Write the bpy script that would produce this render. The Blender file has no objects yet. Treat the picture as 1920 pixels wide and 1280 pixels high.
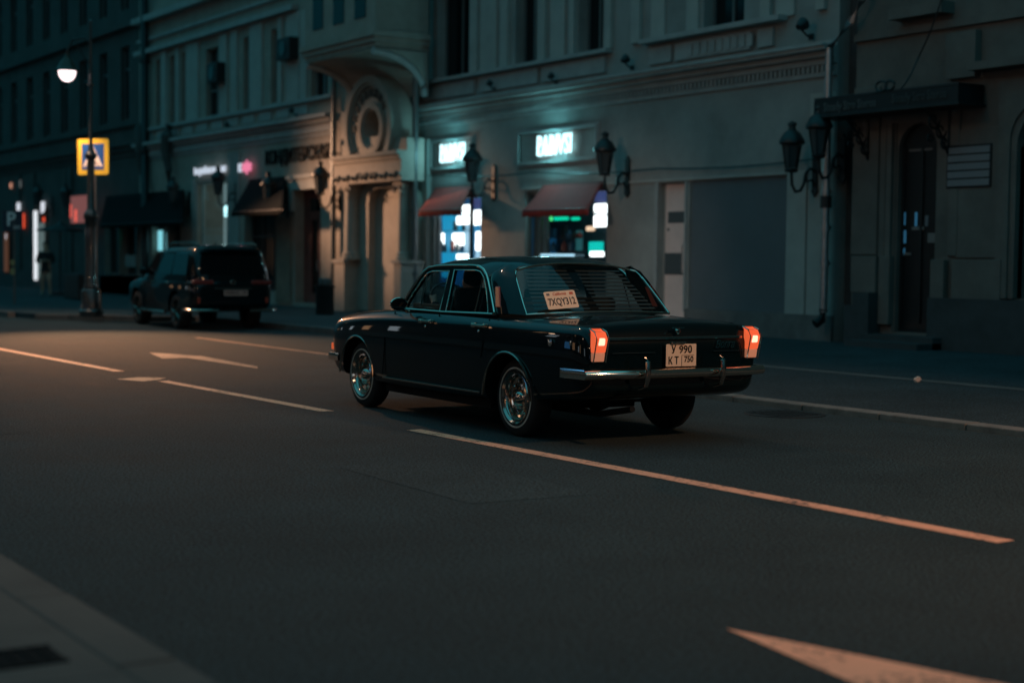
import bpy, bmesh, math, random
from mathutils import Vector, Matrix, noise
random.seed(7)
S = bpy.context.scene
COL = S.collection
R = math.radians
PI = math.pi

# ------------------------------------------------------------------ camera
F_PX, CAM_Z = 2898.5, 1.396
CR = Vector((0.54974, 0.83525, 0.01156)); CU = Vector((-0.04881, 0.0183, 0.99864)); CF = Vector((-0.83391, 0.54956, -0.05083))
cam = bpy.data.cameras.new('camera'); cam_o = bpy.data.objects.new('camera', cam); COL.objects.link(cam_o)
cam_o.matrix_world = Matrix(((CR.x, CU.x, -CF.x, 0), (CR.y, CU.y, -CF.y, 0), (CR.z, CU.z, -CF.z, CAM_Z), (0, 0, 0, 1)))
cam.sensor_width = 36; cam.lens = F_PX / 1920 * 36; cam.clip_start = .1; cam.clip_end = 400
cam.dof.use_dof = True; cam.dof.focus_distance = 12.4; cam.dof.aperture_fstop = 1.2; cam.dof.aperture_blades = 0
S.camera = cam_o

# ------------------------------------------------------------------ night sky glow
wd = bpy.data.worlds.new('World'); S.world = wd; wd.use_nodes = True
nt = wd.node_tree; nt.nodes.clear()
o_ = nt.nodes.new('ShaderNodeOutputWorld'); b_ = nt.nodes.new('ShaderNodeBackground')
tc = nt.nodes.new('ShaderNodeTexCoord'); sp = nt.nodes.new('ShaderNodeSeparateXYZ'); rp = nt.nodes.new('ShaderNodeValToRGB')
nt.links.new(tc.outputs['Generated'], sp.inputs[0]); nt.links.new(sp.outputs['Z'], rp.inputs[0])
rp.color_ramp.elements[0].position = 0.0; rp.color_ramp.elements[0].color = (.005, .058, .080, 1)
rp.color_ramp.elements[1].position = 0.95; rp.color_ramp.elements[1].color = (.046, .33, .43, 1)
e_ = rp.color_ramp.elements.new(.35); e_.color = (.018, .158, .210, 1)
nt.links.new(rp.outputs[0], b_.inputs[0]); b_.inputs[1].default_value = 1.0
nt.links.new(b_.outputs[0], o_.inputs[0])

S.view_settings.view_transform = 'Standard'; S.view_settings.look = 'None'
S.view_settings.exposure = 0.0; S.view_settings.gamma = 1.0
S.cycles.use_denoising = True
S.cycles.sample_clamp_indirect = .8
S.cycles.caustics_reflective = False; S.cycles.caustics_refractive = False
S.cycles.max_bounces = 8; S.cycles.transparent_max_bounces = 16

# ------------------------------------------------------------------ street lighting (far-kerb lamp heads, overhead lamp, and added unseen lights without posts)
WARM = (1.0, .47, .24)
def lamp_light(name, loc, power, kind='POINT', aim=None, size=150, blend=.4, color=WARM, rad=.12):
    l = bpy.data.lights.new(name, kind); l.energy = power; l.color = color; l.shadow_soft_size = rad
    o = bpy.data.objects.new(name, l); COL.objects.link(o); o.location = loc
    if kind == 'SPOT':
        l.spot_size = R(size); l.spot_blend = blend
        o.rotation_euler = (Vector(aim) - Vector(loc)).to_track_quat('-Z', 'Y').to_euler()
    return o
lamp_light('street_and_fill_light', (-32.3, 9.72, 5.3), 6200, 'SPOT', (-24.8, 8.9, 0), 58, 1.0)
lamp_light('street_and_fill_light', (-1.0, 10.2, 6.0), 1750, 'SPOT', (-8.5, 6.8, 0), 88, .6, rad=.3)
lamp_light('street_and_fill_light', (-50.5, 9.0, 6.0), 27000, 'SPOT', (-36.1, 18, 3.0), 17, 1.0, color=(1, .53, .31), rad=.7)
lamp_light('street_and_fill_light', (-8.0, -5.0, 6.5), 150, color=(1, .68, .48), rad=.3)
lamp_light('street_and_fill_light', (-14.0, -4.0, 6.5), 3000, 'SPOT', (-25.5, 19, .5), 19, 1.0, color=(1, .78, .66))  # added unseen fill aimed at the lower grey facade
lamp_light('street_and_fill_light', (-33.75, 10.3, 5.05), 420, 'SPOT', (-33.75, 9.6, 0), 118, .6, color=(1, .58, .36), rad=.1)
lamp_light('overhead_lamp_light', (-17.0, 4.4, 9.0), 230, color=(1, .66, .45), rad=.12)
lamp_light('street_and_fill_light', (-27.0, -5.0, 6.5), 60, color=(1, .62, .40), rad=.2)  # unseen near-side light, added for highlights on the chrome
lamp_light('street_and_fill_light', (9.0, -5.0, 6.5), 220, color=(1, .62, .40), rad=.2)  # second unseen light added for chrome highlights

# ------------------------------------------------------------------ helpers
def at(px, py, Y):
    """point of the wall plane y = Y seen at a pixel of the 1920 x 1280 photograph"""
    d = CF + CR * ((px - 960) / F_PX) - CU * ((py - 640) / F_PX)
    t = Y / d.y
    return Vector((d.x * t, Y, CAM_Z + d.z * t))
def gnd(px, py, z=0.0):
    d = CF + CR * ((px - 960) / F_PX) - CU * ((py - 640) / F_PX)
    t = (z - CAM_Z) / d.z
    return Vector((d.x * t, d.y * t, z))
def rect(pl, pt, pr, pb, Y):
    """wall rectangle x0,x1,z0,z1 from left, top, right, bottom pixels"""
    ym = (pt + pb) / 2; xm = (pl + pr) / 2
    return at(pl, ym, Y).x, at(pr, ym, Y).x, at(xm, pb, Y).z, at(xm, pt, Y).z

_mats = {}
def mat(name, col, rough=.6, metal=0, coat=0, var=0, scale=4, bump=0, bscale=60, emit=None, estr=0, spec=None, trans=0, coatr=.03):
    if name in _mats: return _mats[name]
    m = bpy.data.materials.new(name); m.use_nodes = True; nt = m.node_tree; p = nt.nodes['Principled BSDF']
    p.inputs['Base Color'].default_value = (*col, 1); p.inputs['Roughness'].default_value = rough; p.inputs['Metallic'].default_value = metal
    p.inputs['Coat Weight'].default_value = coat; p.inputs['Coat Roughness'].default_value = coatr
    if spec is not None: p.inputs['Specular IOR Level'].default_value = spec
    if trans: p.inputs['Transmission Weight'].default_value = trans
    if emit: p.inputs['Emission Color'].default_value = (*emit, 1); p.inputs['Emission Strength'].default_value = estr
    tc = nt.nodes.new('ShaderNodeTexCoord')
    if var:
        n = nt.nodes.new('ShaderNodeTexNoise'); n.inputs['Scale'].default_value = scale; n.inputs['Detail'].default_value = 8; n.inputs['Roughness'].default_value = .65
        nt.links.new(tc.outputs['Object'], n.inputs['Vector'])
        mr = nt.nodes.new('ShaderNodeMapRange'); mr.inputs[1].default_value = .3; mr.inputs[2].default_value = .7
        mr.inputs[3].default_value = 1 - var; mr.inputs[4].default_value = 1 + var
        nt.links.new(n.outputs[0], mr.inputs[0])
        mx = nt.nodes.new('ShaderNodeVectorMath'); mx.operation = 'SCALE'; mx.inputs[0].default_value = col
        nt.links.new(mr.outputs[0], mx.inputs['Scale']); nt.links.new(mx.outputs[0], p.inputs['Base Color'])
    if bump:
        n2 = nt.nodes.new('ShaderNodeTexNoise'); n2.inputs['Scale'].default_value = bscale; n2.inputs['Detail'].default_value = 4
        nt.links.new(tc.outputs['Object'], n2.inputs['Vector'])
        bp = nt.nodes.new('ShaderNodeBump'); bp.inputs['Strength'].default_value = bump; bp.inputs['Distance'].default_value = .01
        nt.links.new(n2.outputs[0], bp.inputs['Height']); nt.links.new(bp.outputs[0], p.inputs['Normal'])
    _mats[name] = m; return m

def glass(name, tint=(.8, .9, .9), opac=.25, rough=.02):
    """thin pane: tinted transparency plus a mirror reflection"""
    if name in _mats: return _mats[name]
    m = bpy.data.materials.new(name); m.use_nodes = True; nt = m.node_tree; nt.nodes.clear()
    out = nt.nodes.new('ShaderNodeOutputMaterial'); mix = nt.nodes.new('ShaderNodeMixShader')
    tr = nt.nodes.new('ShaderNodeBsdfTransparent'); tr.inputs[0].default_value = (*tint, 1)
    gl = nt.nodes.new('ShaderNodeBsdfGlossy'); gl.inputs['Roughness'].default_value = rough; gl.inputs[0].default_value = (1, 1, 1, 1)
    fr = nt.nodes.new('ShaderNodeLayerWeight'); fr.inputs[0].default_value = .5
    pw = nt.nodes.new('ShaderNodeMath'); pw.operation = 'POWER'; pw.inputs[1].default_value = 5
    ma = nt.nodes.new('ShaderNodeMath'); ma.operation = 'MULTIPLY_ADD'; ma.inputs[1].default_value = .93; ma.inputs[2].default_value = .045
    nt.links.new(fr.outputs['Facing'], pw.inputs[0]); nt.links.new(pw.outputs[0], ma.inputs[0])
    nt.links.new(ma.outputs[0], mix.inputs[0]); nt.links.new(tr.outputs[0], mix.inputs[1]); nt.links.new(gl.outputs[0], mix.inputs[2])
    nt.links.new(mix.outputs[0], out.inputs[0]); _mats[name] = m; return m

def tag(o, label=None, cat=None, group=None, kind=None):
    for k, v in (('label', label), ('category', cat), ('group', group), ('kind', kind)):
        if v: o[k] = v
    return o
def empty(name, loc=(0, 0, 0), rz=0, label=None, cat=None, group=None):
    o = bpy.data.objects.new(name, None); COL.objects.link(o); o.location = loc; o.rotation_euler = (0, 0, rz); o.empty_display_size = .2
    return tag(o, label, cat, group)

class MB:
    """collects shapes into one mesh"""
    def __init__(s): s.bm = bmesh.new()
    def box(s, x0, x1, y0, y1, z0, z1, M=None):
        vs = [Vector((x, y, z)) for x in (x0, x1) for y in (y0, y1) for z in (z0, z1)]
        if M: vs = [M @ v for v in vs]
        v = [s.bm.verts.new(p) for p in vs]
        for f in ((0, 1, 3, 2), (4, 6, 7, 5), (0, 4, 5, 1), (2, 3, 7, 6), (0, 2, 6, 4), (1, 5, 7, 3)): s.bm.faces.new([v[i] for i in f])
        return s
    def prism(s, pts, d, M=None):
        """pts: 3-D polygon, d: extrusion vector"""
        d = Vector(d); a = [Vector(p) for p in pts]
        if M: a = [M @ p for p in a]; d = M.to_3x3() @ d
        v0 = [s.bm.verts.new(p) for p in a]; v1 = [s.bm.verts.new(p + d) for p in a]; n = len(a)
        s.bm.faces.new(v0[::-1]); s.bm.faces.new(v1)
        for i in range(n): s.bm.faces.new((v0[i], v0[(i + 1) % n], v1[(i + 1) % n], v1[i]))
        return s
    def tube(s, path, r, seg=8, closed=False, flat=1.0):
        path = [Vector(p) for p in path]; n = len(path); rings = []
        rr = r if isinstance(r, (list, tuple)) else [r] * n
        up = Vector((0, 0, 1))
        for i, p in enumerate(path):
            a = path[(i - 1) % n] if (closed or i > 0) else p; b = path[(i + 1) % n] if (closed or i < n - 1) else p
            t = (b - a).normalized()
            u = t.cross(up) if abs(t.dot(up)) < .95 else t.cross(Vector((1, 0, 0)))
            u.normalize(); w = u.cross(t).normalized()
            rings.append([s.bm.verts.new(p + (u * math.cos(k * 2 * PI / seg) * flat + w * math.sin(k * 2 * PI / seg)) * rr[i]) for k in range(seg)])
        for i in range(n if closed else n - 1):
            A, B = rings[i], rings[(i + 1) % n]
            for k in range(seg): s.bm.faces.new((A[k], A[(k + 1) % seg], B[(k + 1) % seg], B[k]))
        if not closed: s.bm.faces.new(rings[0][::-1]); s.bm.faces.new(rings[-1])
        return s
    def lathe(s, prof, M=None, seg=24):
        """prof: (radius, height) about z"""
        rings = []
        for r, z in prof:
            if r < 1e-5: ring = [s.bm.verts.new(Vector((0, 0, z)) if not M else M @ Vector((0, 0, z)))]
            else:
                ring = []
                for k in range(seg):
                    p = Vector((r * math.cos(k * 2 * PI / seg), r * math.sin(k * 2 * PI / seg), z)); ring.append(s.bm.verts.new(M @ p if M else p))
            rings.append(ring)
        for A, B in zip(rings, rings[1:]):
            for k in range(seg):
                a = A[k % len(A)], A[(k + 1) % len(A)]; b = B[k % len(B)], B[(k + 1) % len(B)]
                if len(A) == 1 and len(B) == 1: continue
                if len(A) == 1: s.bm.faces.new((a[0], b[1], b[0]))
                elif len(B) == 1: s.bm.faces.new((a[0], a[1], b[0]))
                else: s.bm.faces.new((a[0], a[1], b[1], b[0]))
        return s
    def grid(s, rows, closed_u=False):
        vs = [[s.bm.verts.new(Vector(p)) for p in row] for row in rows]
        for A, B in zip(vs, vs[1:]):
            n = len(A)
            for k in range(n if closed_u else n - 1): s.bm.faces.new((A[k], A[(k + 1) % n], B[(k + 1) % n], B[k]))
        return vs
    def text(s, body, M, size=1, ext=.01, width=None, bold=0, shear=0):
        cu = bpy.data.curves.new('t', 'FONT'); cu.body = body; cu.size = size; cu.extrude = ext; cu.offset = bold; cu.shear = shear
        cu.align_x = 'CENTER'; cu.align_y = 'CENTER'; cu.resolution_u = 2
        o = bpy.data.objects.new('t', cu); COL.objects.link(o); bpy.context.view_layer.update()
        dg = bpy.context.evaluated_depsgraph_get(); me = bpy.data.meshes.new_from_object(o.evaluated_get(dg))
        w = max(v.co.x for v in me.vertices) - min(v.co.x for v in me.vertices)
        k = width / w if width else 1
        me.transform(M @ Matrix.Diagonal((k, 1, 1, 1))); s.bm.from_mesh(me)
        bpy.data.objects.remove(o); bpy.data.curves.remove(cu); bpy.data.meshes.remove(me)
        return s
    def build(s, name, m, parent=None, smooth=False, bevel=0, angle=35, weld=False):
        if weld: bmesh.ops.remove_doubles(s.bm, verts=s.bm.verts, dist=1e-4)
        bmesh.ops.recalc_face_normals(s.bm, faces=s.bm.faces)
        me = bpy.data.meshes.new(name); s.bm.to_mesh(me); s.bm.free()
        if smooth:
            for p in me.polygons: p.use_smooth = True
            me.set_sharp_from_angle(angle=R(angle))
        o = bpy.data.objects.new(name, me); COL.objects.link(o); me.materials.append(m)
        if parent: o.parent = parent
        if bevel:
            b = o.modifiers.new('b', 'BEVEL'); b.width = bevel; b.segments = 2; b.limit_method = 'ANGLE'
        return o
TF = Matrix.Rotation(R(90), 4, 'X')           # text standing on a wall that faces -y
def wall_text(x, y, z): return Matrix.Translation((x, y, z)) @ TF

def copy_tree(o, parent=None):
    c = o.copy(); COL.objects.link(c); c.parent = parent
    for ch in list(o.children): copy_tree(ch, c)
    return c

# ------------------------------------------------------------------ materials
M_ASPH = bpy.data.materials.new('asphalt'); M_ASPH.use_nodes = True
def make_asphalt(m, base, big=.18):
    nt = m.node_tree; p = nt.nodes['Principled BSDF']; tc = nt.nodes.new('ShaderNodeTexCoord')
    def N(scale, det, lo, hi, a, b):
        n = nt.nodes.new('ShaderNodeTexNoise'); n.inputs['Scale'].default_value = scale; n.inputs['Detail'].default_value = det; n.inputs['Roughness'].default_value = .7
        nt.links.new(tc.outputs['Object'], n.inputs['Vector'])
        r = nt.nodes.new('ShaderNodeMapRange'); r.inputs[1].default_value = lo; r.inputs[2].default_value = hi; r.inputs[3].default_value = a; r.inputs[4].default_value = b
        nt.links.new(n.outputs[0], r.inputs[0]); return n, r
    n1, r1 = N(.35, 5, .3, .7, 1 - big, 1 + big); n2, r2 = N(55, 7, .38, .62, .05, 2.2); n3, r3 = N(1.1, 7, .35, .65, .82, 1.18)
    # pale chips of stone scattered in the binder
    vo = nt.nodes.new('ShaderNodeTexVoronoi'); vo.inputs['Scale'].default_value = 26; nt.links.new(tc.outputs['Object'], vo.inputs['Vector'])
    lt = nt.nodes.new('ShaderNodeMath'); lt.operation = 'LESS_THAN'; lt.inputs[1].default_value = .055; nt.links.new(vo.outputs['Distance'], lt.inputs[0])
    a = nt.nodes.new('ShaderNodeMath'); a.operation = 'MULTIPLY'; nt.links.new(r1.outputs[0], a.inputs[0]); nt.links.new(r2.outputs[0], a.inputs[1])
    b = nt.nodes.new('ShaderNodeMath'); b.operation = 'MULTIPLY'; nt.links.new(a.outputs[0], b.inputs[0]); nt.links.new(r3.outputs[0], b.inputs[1])
    c = nt.nodes.new('ShaderNodeMath'); c.operation = 'MULTIPLY_ADD'; c.inputs[1].default_value = 1.3; nt.links.new(lt.outputs[0], c.inputs[0]); nt.links.new(b.outputs[0], c.inputs[2])
    s = nt.nodes.new('ShaderNodeVectorMath'); s.operation = 'SCALE'; s.inputs[0].default_value = base; nt.links.new(c.outputs[0], s.inputs['Scale'])
    nt.links.new(s.outputs[0], p.inputs['Base Color'])
    rr = nt.nodes.new('ShaderNodeMapRange'); rr.inputs[1].default_value = .3; rr.inputs[2].default_value = .7; rr.inputs[3].default_value = .84; rr.inputs[4].default_value = .90; p.inputs['Specular IOR Level'].default_value = .3
    nt.links.new(n3.outputs[0], rr.inputs[0]); nt.links.new(rr.outputs[0], p.inputs['Roughness'])
    bp = nt.nodes.new('ShaderNodeBump'); bp.inputs['Strength'].default_value = 1.0; bp.inputs['Distance'].default_value = .016
    nt.links.new(n2.outputs[0], bp.inputs['Height']); nt.links.new(bp.outputs[0], p.inputs['Normal'])
make_asphalt(M_ASPH, (.021, .037, .041))
M_WALK = bpy.data.materials.new('paving'); M_WALK.use_nodes = True; make_asphalt(M_WALK, (.024, .038, .043), .25)
M_NEARW = mat('near_paving', (.062, .056, .05), .8, var=.25, scale=2, bump=.3, bscale=90)
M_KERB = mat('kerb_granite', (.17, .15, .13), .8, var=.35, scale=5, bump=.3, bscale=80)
M_KERB_D = mat('kerb_dark', (.09, .085, .08), .8, var=.3, scale=5)  # darker kerb stone, also for the strip and slab joints
def paint_mat(name, col):
    m = bpy.data.materials.new(name); m.use_nodes = True; nt = m.node_tree; p = nt.nodes['Principled BSDF']
    tc = nt.nodes.new('ShaderNodeTexCoord'); n = nt.nodes.new('ShaderNodeTexNoise'); n.inputs['Scale'].default_value = 26; n.inputs['Detail'].default_value = 9; n.inputs['Roughness'].default_value = .75
    n2 = nt.nodes.new('ShaderNodeTexNoise'); n2.inputs['Scale'].default_value = 2.2; n2.inputs['Detail'].default_value = 4
    nt.links.new(tc.outputs['Object'], n.inputs['Vector']); nt.links.new(tc.outputs['Object'], n2.inputs['Vector'])
    ad = nt.nodes.new('ShaderNodeMath'); ad.operation = 'MULTIPLY_ADD'; ad.inputs[1].default_value = .6; nt.links.new(n2.outputs[0], ad.inputs[0]); nt.links.new(n.outputs[0], ad.inputs[2])
    r = nt.nodes.new('ShaderNodeValToRGB'); r.color_ramp.elements[0].position = .66; r.color_ramp.elements[0].color = (.05, .045, .04, 1)
    r.color_ramp.elements[1].position = .77; r.color_ramp.elements[1].color = (*col, 1)
    nt.links.new(ad.outputs[0], r.inputs[0]); nt.links.new(r.outputs[0], p.inputs['Base Color']); p.inputs['Roughness'].default_value = .7
    return m
M_PAINT = paint_mat('road_paint', (.84, .40, .25))
M_PAINT_W = paint_mat('worn_road_paint', (.42, .27, .18))
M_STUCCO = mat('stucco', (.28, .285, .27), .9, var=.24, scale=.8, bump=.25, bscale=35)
M_STUCCO_L = mat('stucco_light', (.37, .375, .35), .9, var=.12, scale=2, bump=.2, bscale=35)
M_TRIM = mat('plaster_trim', (.34, .35, .34), .85, var=.15, scale=3)
M_STUCCO_P = mat('stucco_portal', (.31, .28, .24), .9, var=.14, scale=2.5, bump=.3, bscale=30)
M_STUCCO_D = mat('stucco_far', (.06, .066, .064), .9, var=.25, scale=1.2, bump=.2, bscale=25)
M_STUCCO_R = mat('stone_right', (.15, .13, .115), .9, var=.22, scale=1.5, bump=.35, bscale=25)
M_PLINTH = mat('plinth_stone', (.14, .14, .135), .85, var=.3, scale=2.5, bump=.3, bscale=30)
M_PLINTH_D = mat('plinth_dark', (.045, .05, .052), .7, var=.3, scale=3)
M_DARKGL = mat('dark_glass', (.006, .01, .012), .08, spec=.5)
M_FRAME = mat('window_frame', (.10, .12, .12), .5)
M_FRAME_L = mat('window_frame_pale', (.2, .22, .22), .5)
M_IRON = mat('black_iron', (.010, .013, .014), .45, metal=0, var=.2)
M_IRON_P = mat('post_paint', (.02, .022, .023), .3, coat=.6)
M_GALV = mat('galvanised', (.42, .43, .44), .35, metal=.9, var=.2, scale=8)
M_SHUT = mat('shutter_panel', (.13, .155, .17), .6, var=.08, scale=1)
M_REDAWN = mat('awning_red', (.26, .030, .025), .85, var=.15, scale=6)
M_BLKAWN = mat('awning_black', (.006, .009, .010), .95, spec=.1)
M_CHROME = mat('chrome', (.95, .76, .63), .085, metal=1)  # warm reflections put into the metal colour; plain chrome is neutral
M_CHROME_D = mat('dark_chrome', (.50, .41, .35), .15, metal=1)  # same warm reflection tint in a darker metal
M_PAINTBLK = mat('car_paint_black', (.001, .006, .008), .3, spec=.05, coat=.8, coatr=.02)
M_RUBBER = mat('tyre_rubber', (.008, .009, .01), .8)
M_WHITEW = mat('whitewall', (.55, .48, .42), .7)
M_CARGL = glass('car_glass', (.62, .72, .74))
M_CLEAR = glass('shop_glass', (.85, .92, .92))
M_INT = mat('car_interior', (.02, .018, .016), .8)
M_INT_L = mat('car_trim_tan', (.16, .09, .06), .6)
M_PLATE = mat('plate_white', (.72, .66, .58), .5)
M_BLK = mat('plate_black', (.006, .008, .009), .8, spec=.15)
M_LAMPGL = glass('lantern_glass', (.35, .42, .44), rough=.15)
def em(name, col, s):
    m = mat(name, (.02, .02, .02), .5, emit=col, estr=s); m.cycles.emission_sampling = 'NONE'; return m
M_BULB = em('lit_lamp_bowl', (1, .80, .80), 2.4)
M_NEON = em('neon_cyan', (.55, .93, 1), 2.3)
M_NEONW = em('neon_white', (.75, .85, 1), .7)
M_NEONP = em('neon_pink', (1, .25, .42), .85)
M_RED_T = mat('tail_red_lens', (.45, .02, .01), .2, emit=(1, .15, .05), estr=.8, coat=1)
M_REDHOT = mat('tail_hot_lens', (.5, .1, .05), .2, emit=(1, .42, .28), estr=2.4, coat=1)
M_WHT_T = mat('tail_clear_lens', (.5, .3, .25), .2, emit=(1, .34, .17), estr=.30, coat=1)

# ------------------------------------------------------------------ ground, road, pavements
def flat(name, pts, z, m, th=0, kind='structure', label=None, cat=None):
    b = MB()
    if th: b.prism([(x, y, z - th) for x, y in pts], (0, 0, th))
    else: b.bm.faces.new([b.bm.verts.new((x, y, z)) for x, y in pts])
    o = b.build(name, m); tag(o, kind=kind, label=label, cat=cat); return o
b = MB(); b.grid([[(x, y, 0) for x in (-200, -60, -30, 0, 30, 120)] for y in (-90, -20, 0, 10, 20, 120)]); tag(b.build('road', M_ASPH), kind='structure')
PZ = .12
KP = [(60, 13.3), (-32.9, 13.3), (-33.1, 12.0), (-34.9, 10.25), (-36.0, 10.1), (-120, 10.1)]
flat('far_pavement', KP + [(-120, 30), (60, 30)], PZ, M_WALK, .4)
b = MB(); b.grid([[(x, y, z) for x in (-14.9, -12, -6, 0, 20, 60)] for y, z in ((10.78, .0), (10.78, .052), (12.0, .08), (13.32, PZ + .002))])
b.bm.faces.new([b.bm.verts.new(p) for p in ((-14.9, 10.78, 0), (-14.9, 13.32, 0), (-14.9, 13.32, PZ + .002), (-14.9, 12.0, .08), (-14.9, 10.78, .052))]); tag(b.build('far_pavement', M_WALK), kind='structure')
def kerb(name, path, w, z, m, gap=1.0, side=1):
    """row of kerb stones along a path"""
    b = MB()
    for (x0, y0), (x1, y1) in zip(path, path[1:]):
        L = math.hypot(x1 - x0, y1 - y0); n = max(1, round(L / gap)); ux, uy = (x1 - x0) / L, (y1 - y0) / L; nx, ny = uy * side, -ux * side
        for i in range(n):
            a, c = L * i / n + .004, L * (i + 1) / n - .004; dz = random.uniform(-.005, .005)
            q = [(x0 + ux * a, y0 + uy * a), (x0 + ux * c, y0 + uy * c), (x0 + ux * c + nx * w, y0 + uy * c + ny * w), (x0 + ux * a + nx * w, y0 + uy * a + ny * w)]
            b.prism([(x, y, -.1) for x, y in q], (0, 0, .1 + z + dz))
    o = b.build(name, m, bevel=.012); tag(o, kind='structure'); return o
kerb('far_kerb', [(30, 10.76), (-14.9, 10.76)], .20, .062, M_KERB, side=-1)
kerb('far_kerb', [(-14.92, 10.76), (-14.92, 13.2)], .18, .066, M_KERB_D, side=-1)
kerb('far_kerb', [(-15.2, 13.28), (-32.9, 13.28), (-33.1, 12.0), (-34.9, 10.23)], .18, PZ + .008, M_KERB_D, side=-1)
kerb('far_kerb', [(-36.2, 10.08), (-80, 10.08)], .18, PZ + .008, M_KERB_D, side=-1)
flat('pavement_strip', [(60, 13.34), (-15.6, 13.34), (-15.6, 13.6), (60, 13.6)], PZ + .004, M_KERB_D)
flat('near_pavement', [(-60, 1.58), (12, 1.58), (12, -30), (-60, -30)], .14, M_NEARW, .4)
kerb('near_kerb', [(12, 1.78), (-40, 1.78)], .198, .145, M_NEARW, 1.1, side=-1)
for xx in (-2.9, -4.55, -6.2, -7.85, -9.5):
    flat('pavement_joint', [(xx, -3), (xx + .014, -3), (xx + .014, 1.57), (xx, 1.57)], .1425, M_KERB_D)

def marking(pts, m=M_PAINT): return flat('lane_marking', pts, .004, m)
for x0, x1 in ((-11.12, -5.15), (-16.9, -12.85), (-26.5, -18.55), (-40, -32)):
    marking([(x0, 6.29), (x1, 6.36), (x1, 6.50), (x0, 6.43)])
def gp(*px): return [tuple(gnd(a, c, 0)[:2]) for a, c in px]
marking(gp((217, 711), (268, 715.4), (300, 712), (312, 708.6), (262, 707.5)), M_PAINT_W)
marking(gp((280, 661.3), (304, 672.3), (350, 671), (483, 691), (483, 687.5), (379, 668), (321, 663.5)), M_PAINT_W)
marking(gp((1361, 1179), (1588, 1277), (1750, 1350), (2100, 1330), (1865, 1280)), M_PAINT)
marking([(-26.0, 10.36), (-13.5, 10.22), (-13.5, 10.33), (-26.0, 10.47)], M_PAINT_W)
for i in range(3): marking([(-36 - i * 1.1, 8.4), (-36.5 - i * 1.1, 8.4), (-36.5 - i * 1.1, 4.0), (-36 - i * 1.1, 4.0)], M_PAINT_W)

# worn patches in the asphalt
M_PATCH = bpy.data.materials.new('patched_asphalt'); M_PATCH.use_nodes = True; make_asphalt(M_PATCH, (.019, .034, .038), .1)
M_WORN = bpy.data.materials.new('worn_asphalt'); M_WORN.use_nodes = True; make_asphalt(M_WORN, (.026, .043, .047), .3)
flat('road_patch', [(-9.35, 4.75), (-7.55, 4.70), (-7.50, 5.55), (-8.6, 5.62), (-9.30, 5.58)], .002, M_WORN); flat('road_patch', [(-15.2, 2.5), (-12.4, 2.42), (-12.3, 3.55), (-15.1, 3.6)], .002, M_PATCH)
# round cast cover in the far lane
b = MB(); b.lathe([(0, .006), (.33, .006), (.36, .010), (.38, .006), (.38, .001)], Matrix.Translation((-10.71, 10.15, 0)), 32)
for i in range(-3, 4):
    b.box(-10.71 - .26, -10.71 + .26, 10.15 + i * .08 - .015, 10.15 + i * .08 + .015, .006, .011)
tag(b.build('manhole_cover', mat('cast_iron', (.012, .014, .015), .6, var=.3)), 'dark round cast manhole cover in the asphalt near the right kerb', 'manhole cover')
# slotted drain grate in the near pavement
b = MB(); gx0, gx1, gy0, gy1 = -4.96, -4.73, .73, 1.48
for xx in (gx0, gx1 - .02): b.box(xx, xx + .02, gy0, gy1, .13, .146)
for i in range(15): b.box(gx0 + .02, gx1 - .02, gy0 + .05 * i, gy0 + .05 * i + .022, .13, .145)
b.box(gx0, gx1, gy0, gy1, .1405, .1412)
tag(b.build('drain_grate', mat('grate_iron', (.006, .008, .009), .9, spec=.1)), 'black slotted drain grate set in the near pavement at lower left', 'drain grate')
# crumpled paper on the far pavement and a few specks on the road
b = MB(); P = gnd(1720, 716, .12)
bmesh.ops.create_icosphere(b.bm, subdivisions=2, radius=.032, matrix=Matrix.Translation(P + Vector((0, 0, .02))))
for v in b.bm.verts: v.co += Vector([random.uniform(-.015, .015) for _ in range(3)])
tag(b.build('paper_litter', mat('paper', (.75, .55, .45), .9)), 'small crumpled pale paper lying on the far pavement at right', 'litter')

# ------------------------------------------------------------------ walls
def wall(b, x0, x1, z0, z1, Y, ops, depth=.3, th=.5):
    xs = sorted({x0, x1, *[v for o in ops for v in (o[0], o[1])]}); zs = sorted({z0, z1, *[v for o in ops for v in (o[2], o[3])]})
    xs = [v for v in xs if x0 <= v <= x1]; zs = [v for v in zs if z0 <= v <= z1]
    for a, c in zip(xs, xs[1:]):
        for e, f in zip(zs, zs[1:]):
            mx, mz = (a + c) / 2, (e + f) / 2
            if any(o[0] < mx < o[1] and o[2] < mz < o[3] for o in ops): continue
            b.bm.faces.new([b.bm.verts.new(p) for p in ((a, Y, e), (c, Y, e), (c, Y, f), (a, Y, f))])
    for o in ops:
        d = o[4] if len(o) > 4 else depth
        q = [(o[0], o[2]), (o[1], o[2]), (o[1], o[3]), (o[0], o[3])]
        for (ax, az), (cx, cz) in zip(q, q[1:] + q[:1]):
            b.bm.faces.new([b.bm.verts.new(p) for p in ((ax, Y, az), (cx, Y, cz), (cx, Y + d, cz), (ax, Y + d, az))])
    # sides, top and back of the building volume
    for q in (((x1, Y, z0), (x1, Y + 9, z0), (x1, Y + 9, z1), (x1, Y, z1)), ((x0, Y, z0), (x0, Y, z1), (x0, Y + 9, z1), (x0, Y + 9, z0)),
              ((x0, Y, z1), (x1, Y, z1), (x1, Y + 9, z1), (x0, Y + 9, z1)), ((x0, Y + 9, z0), (x0, Y + 9, z1), (x1, Y + 9, z1), (x1, Y + 9, z0))):
        b.bm.faces.new([b.bm.verts.new(p) for p in q])
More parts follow.
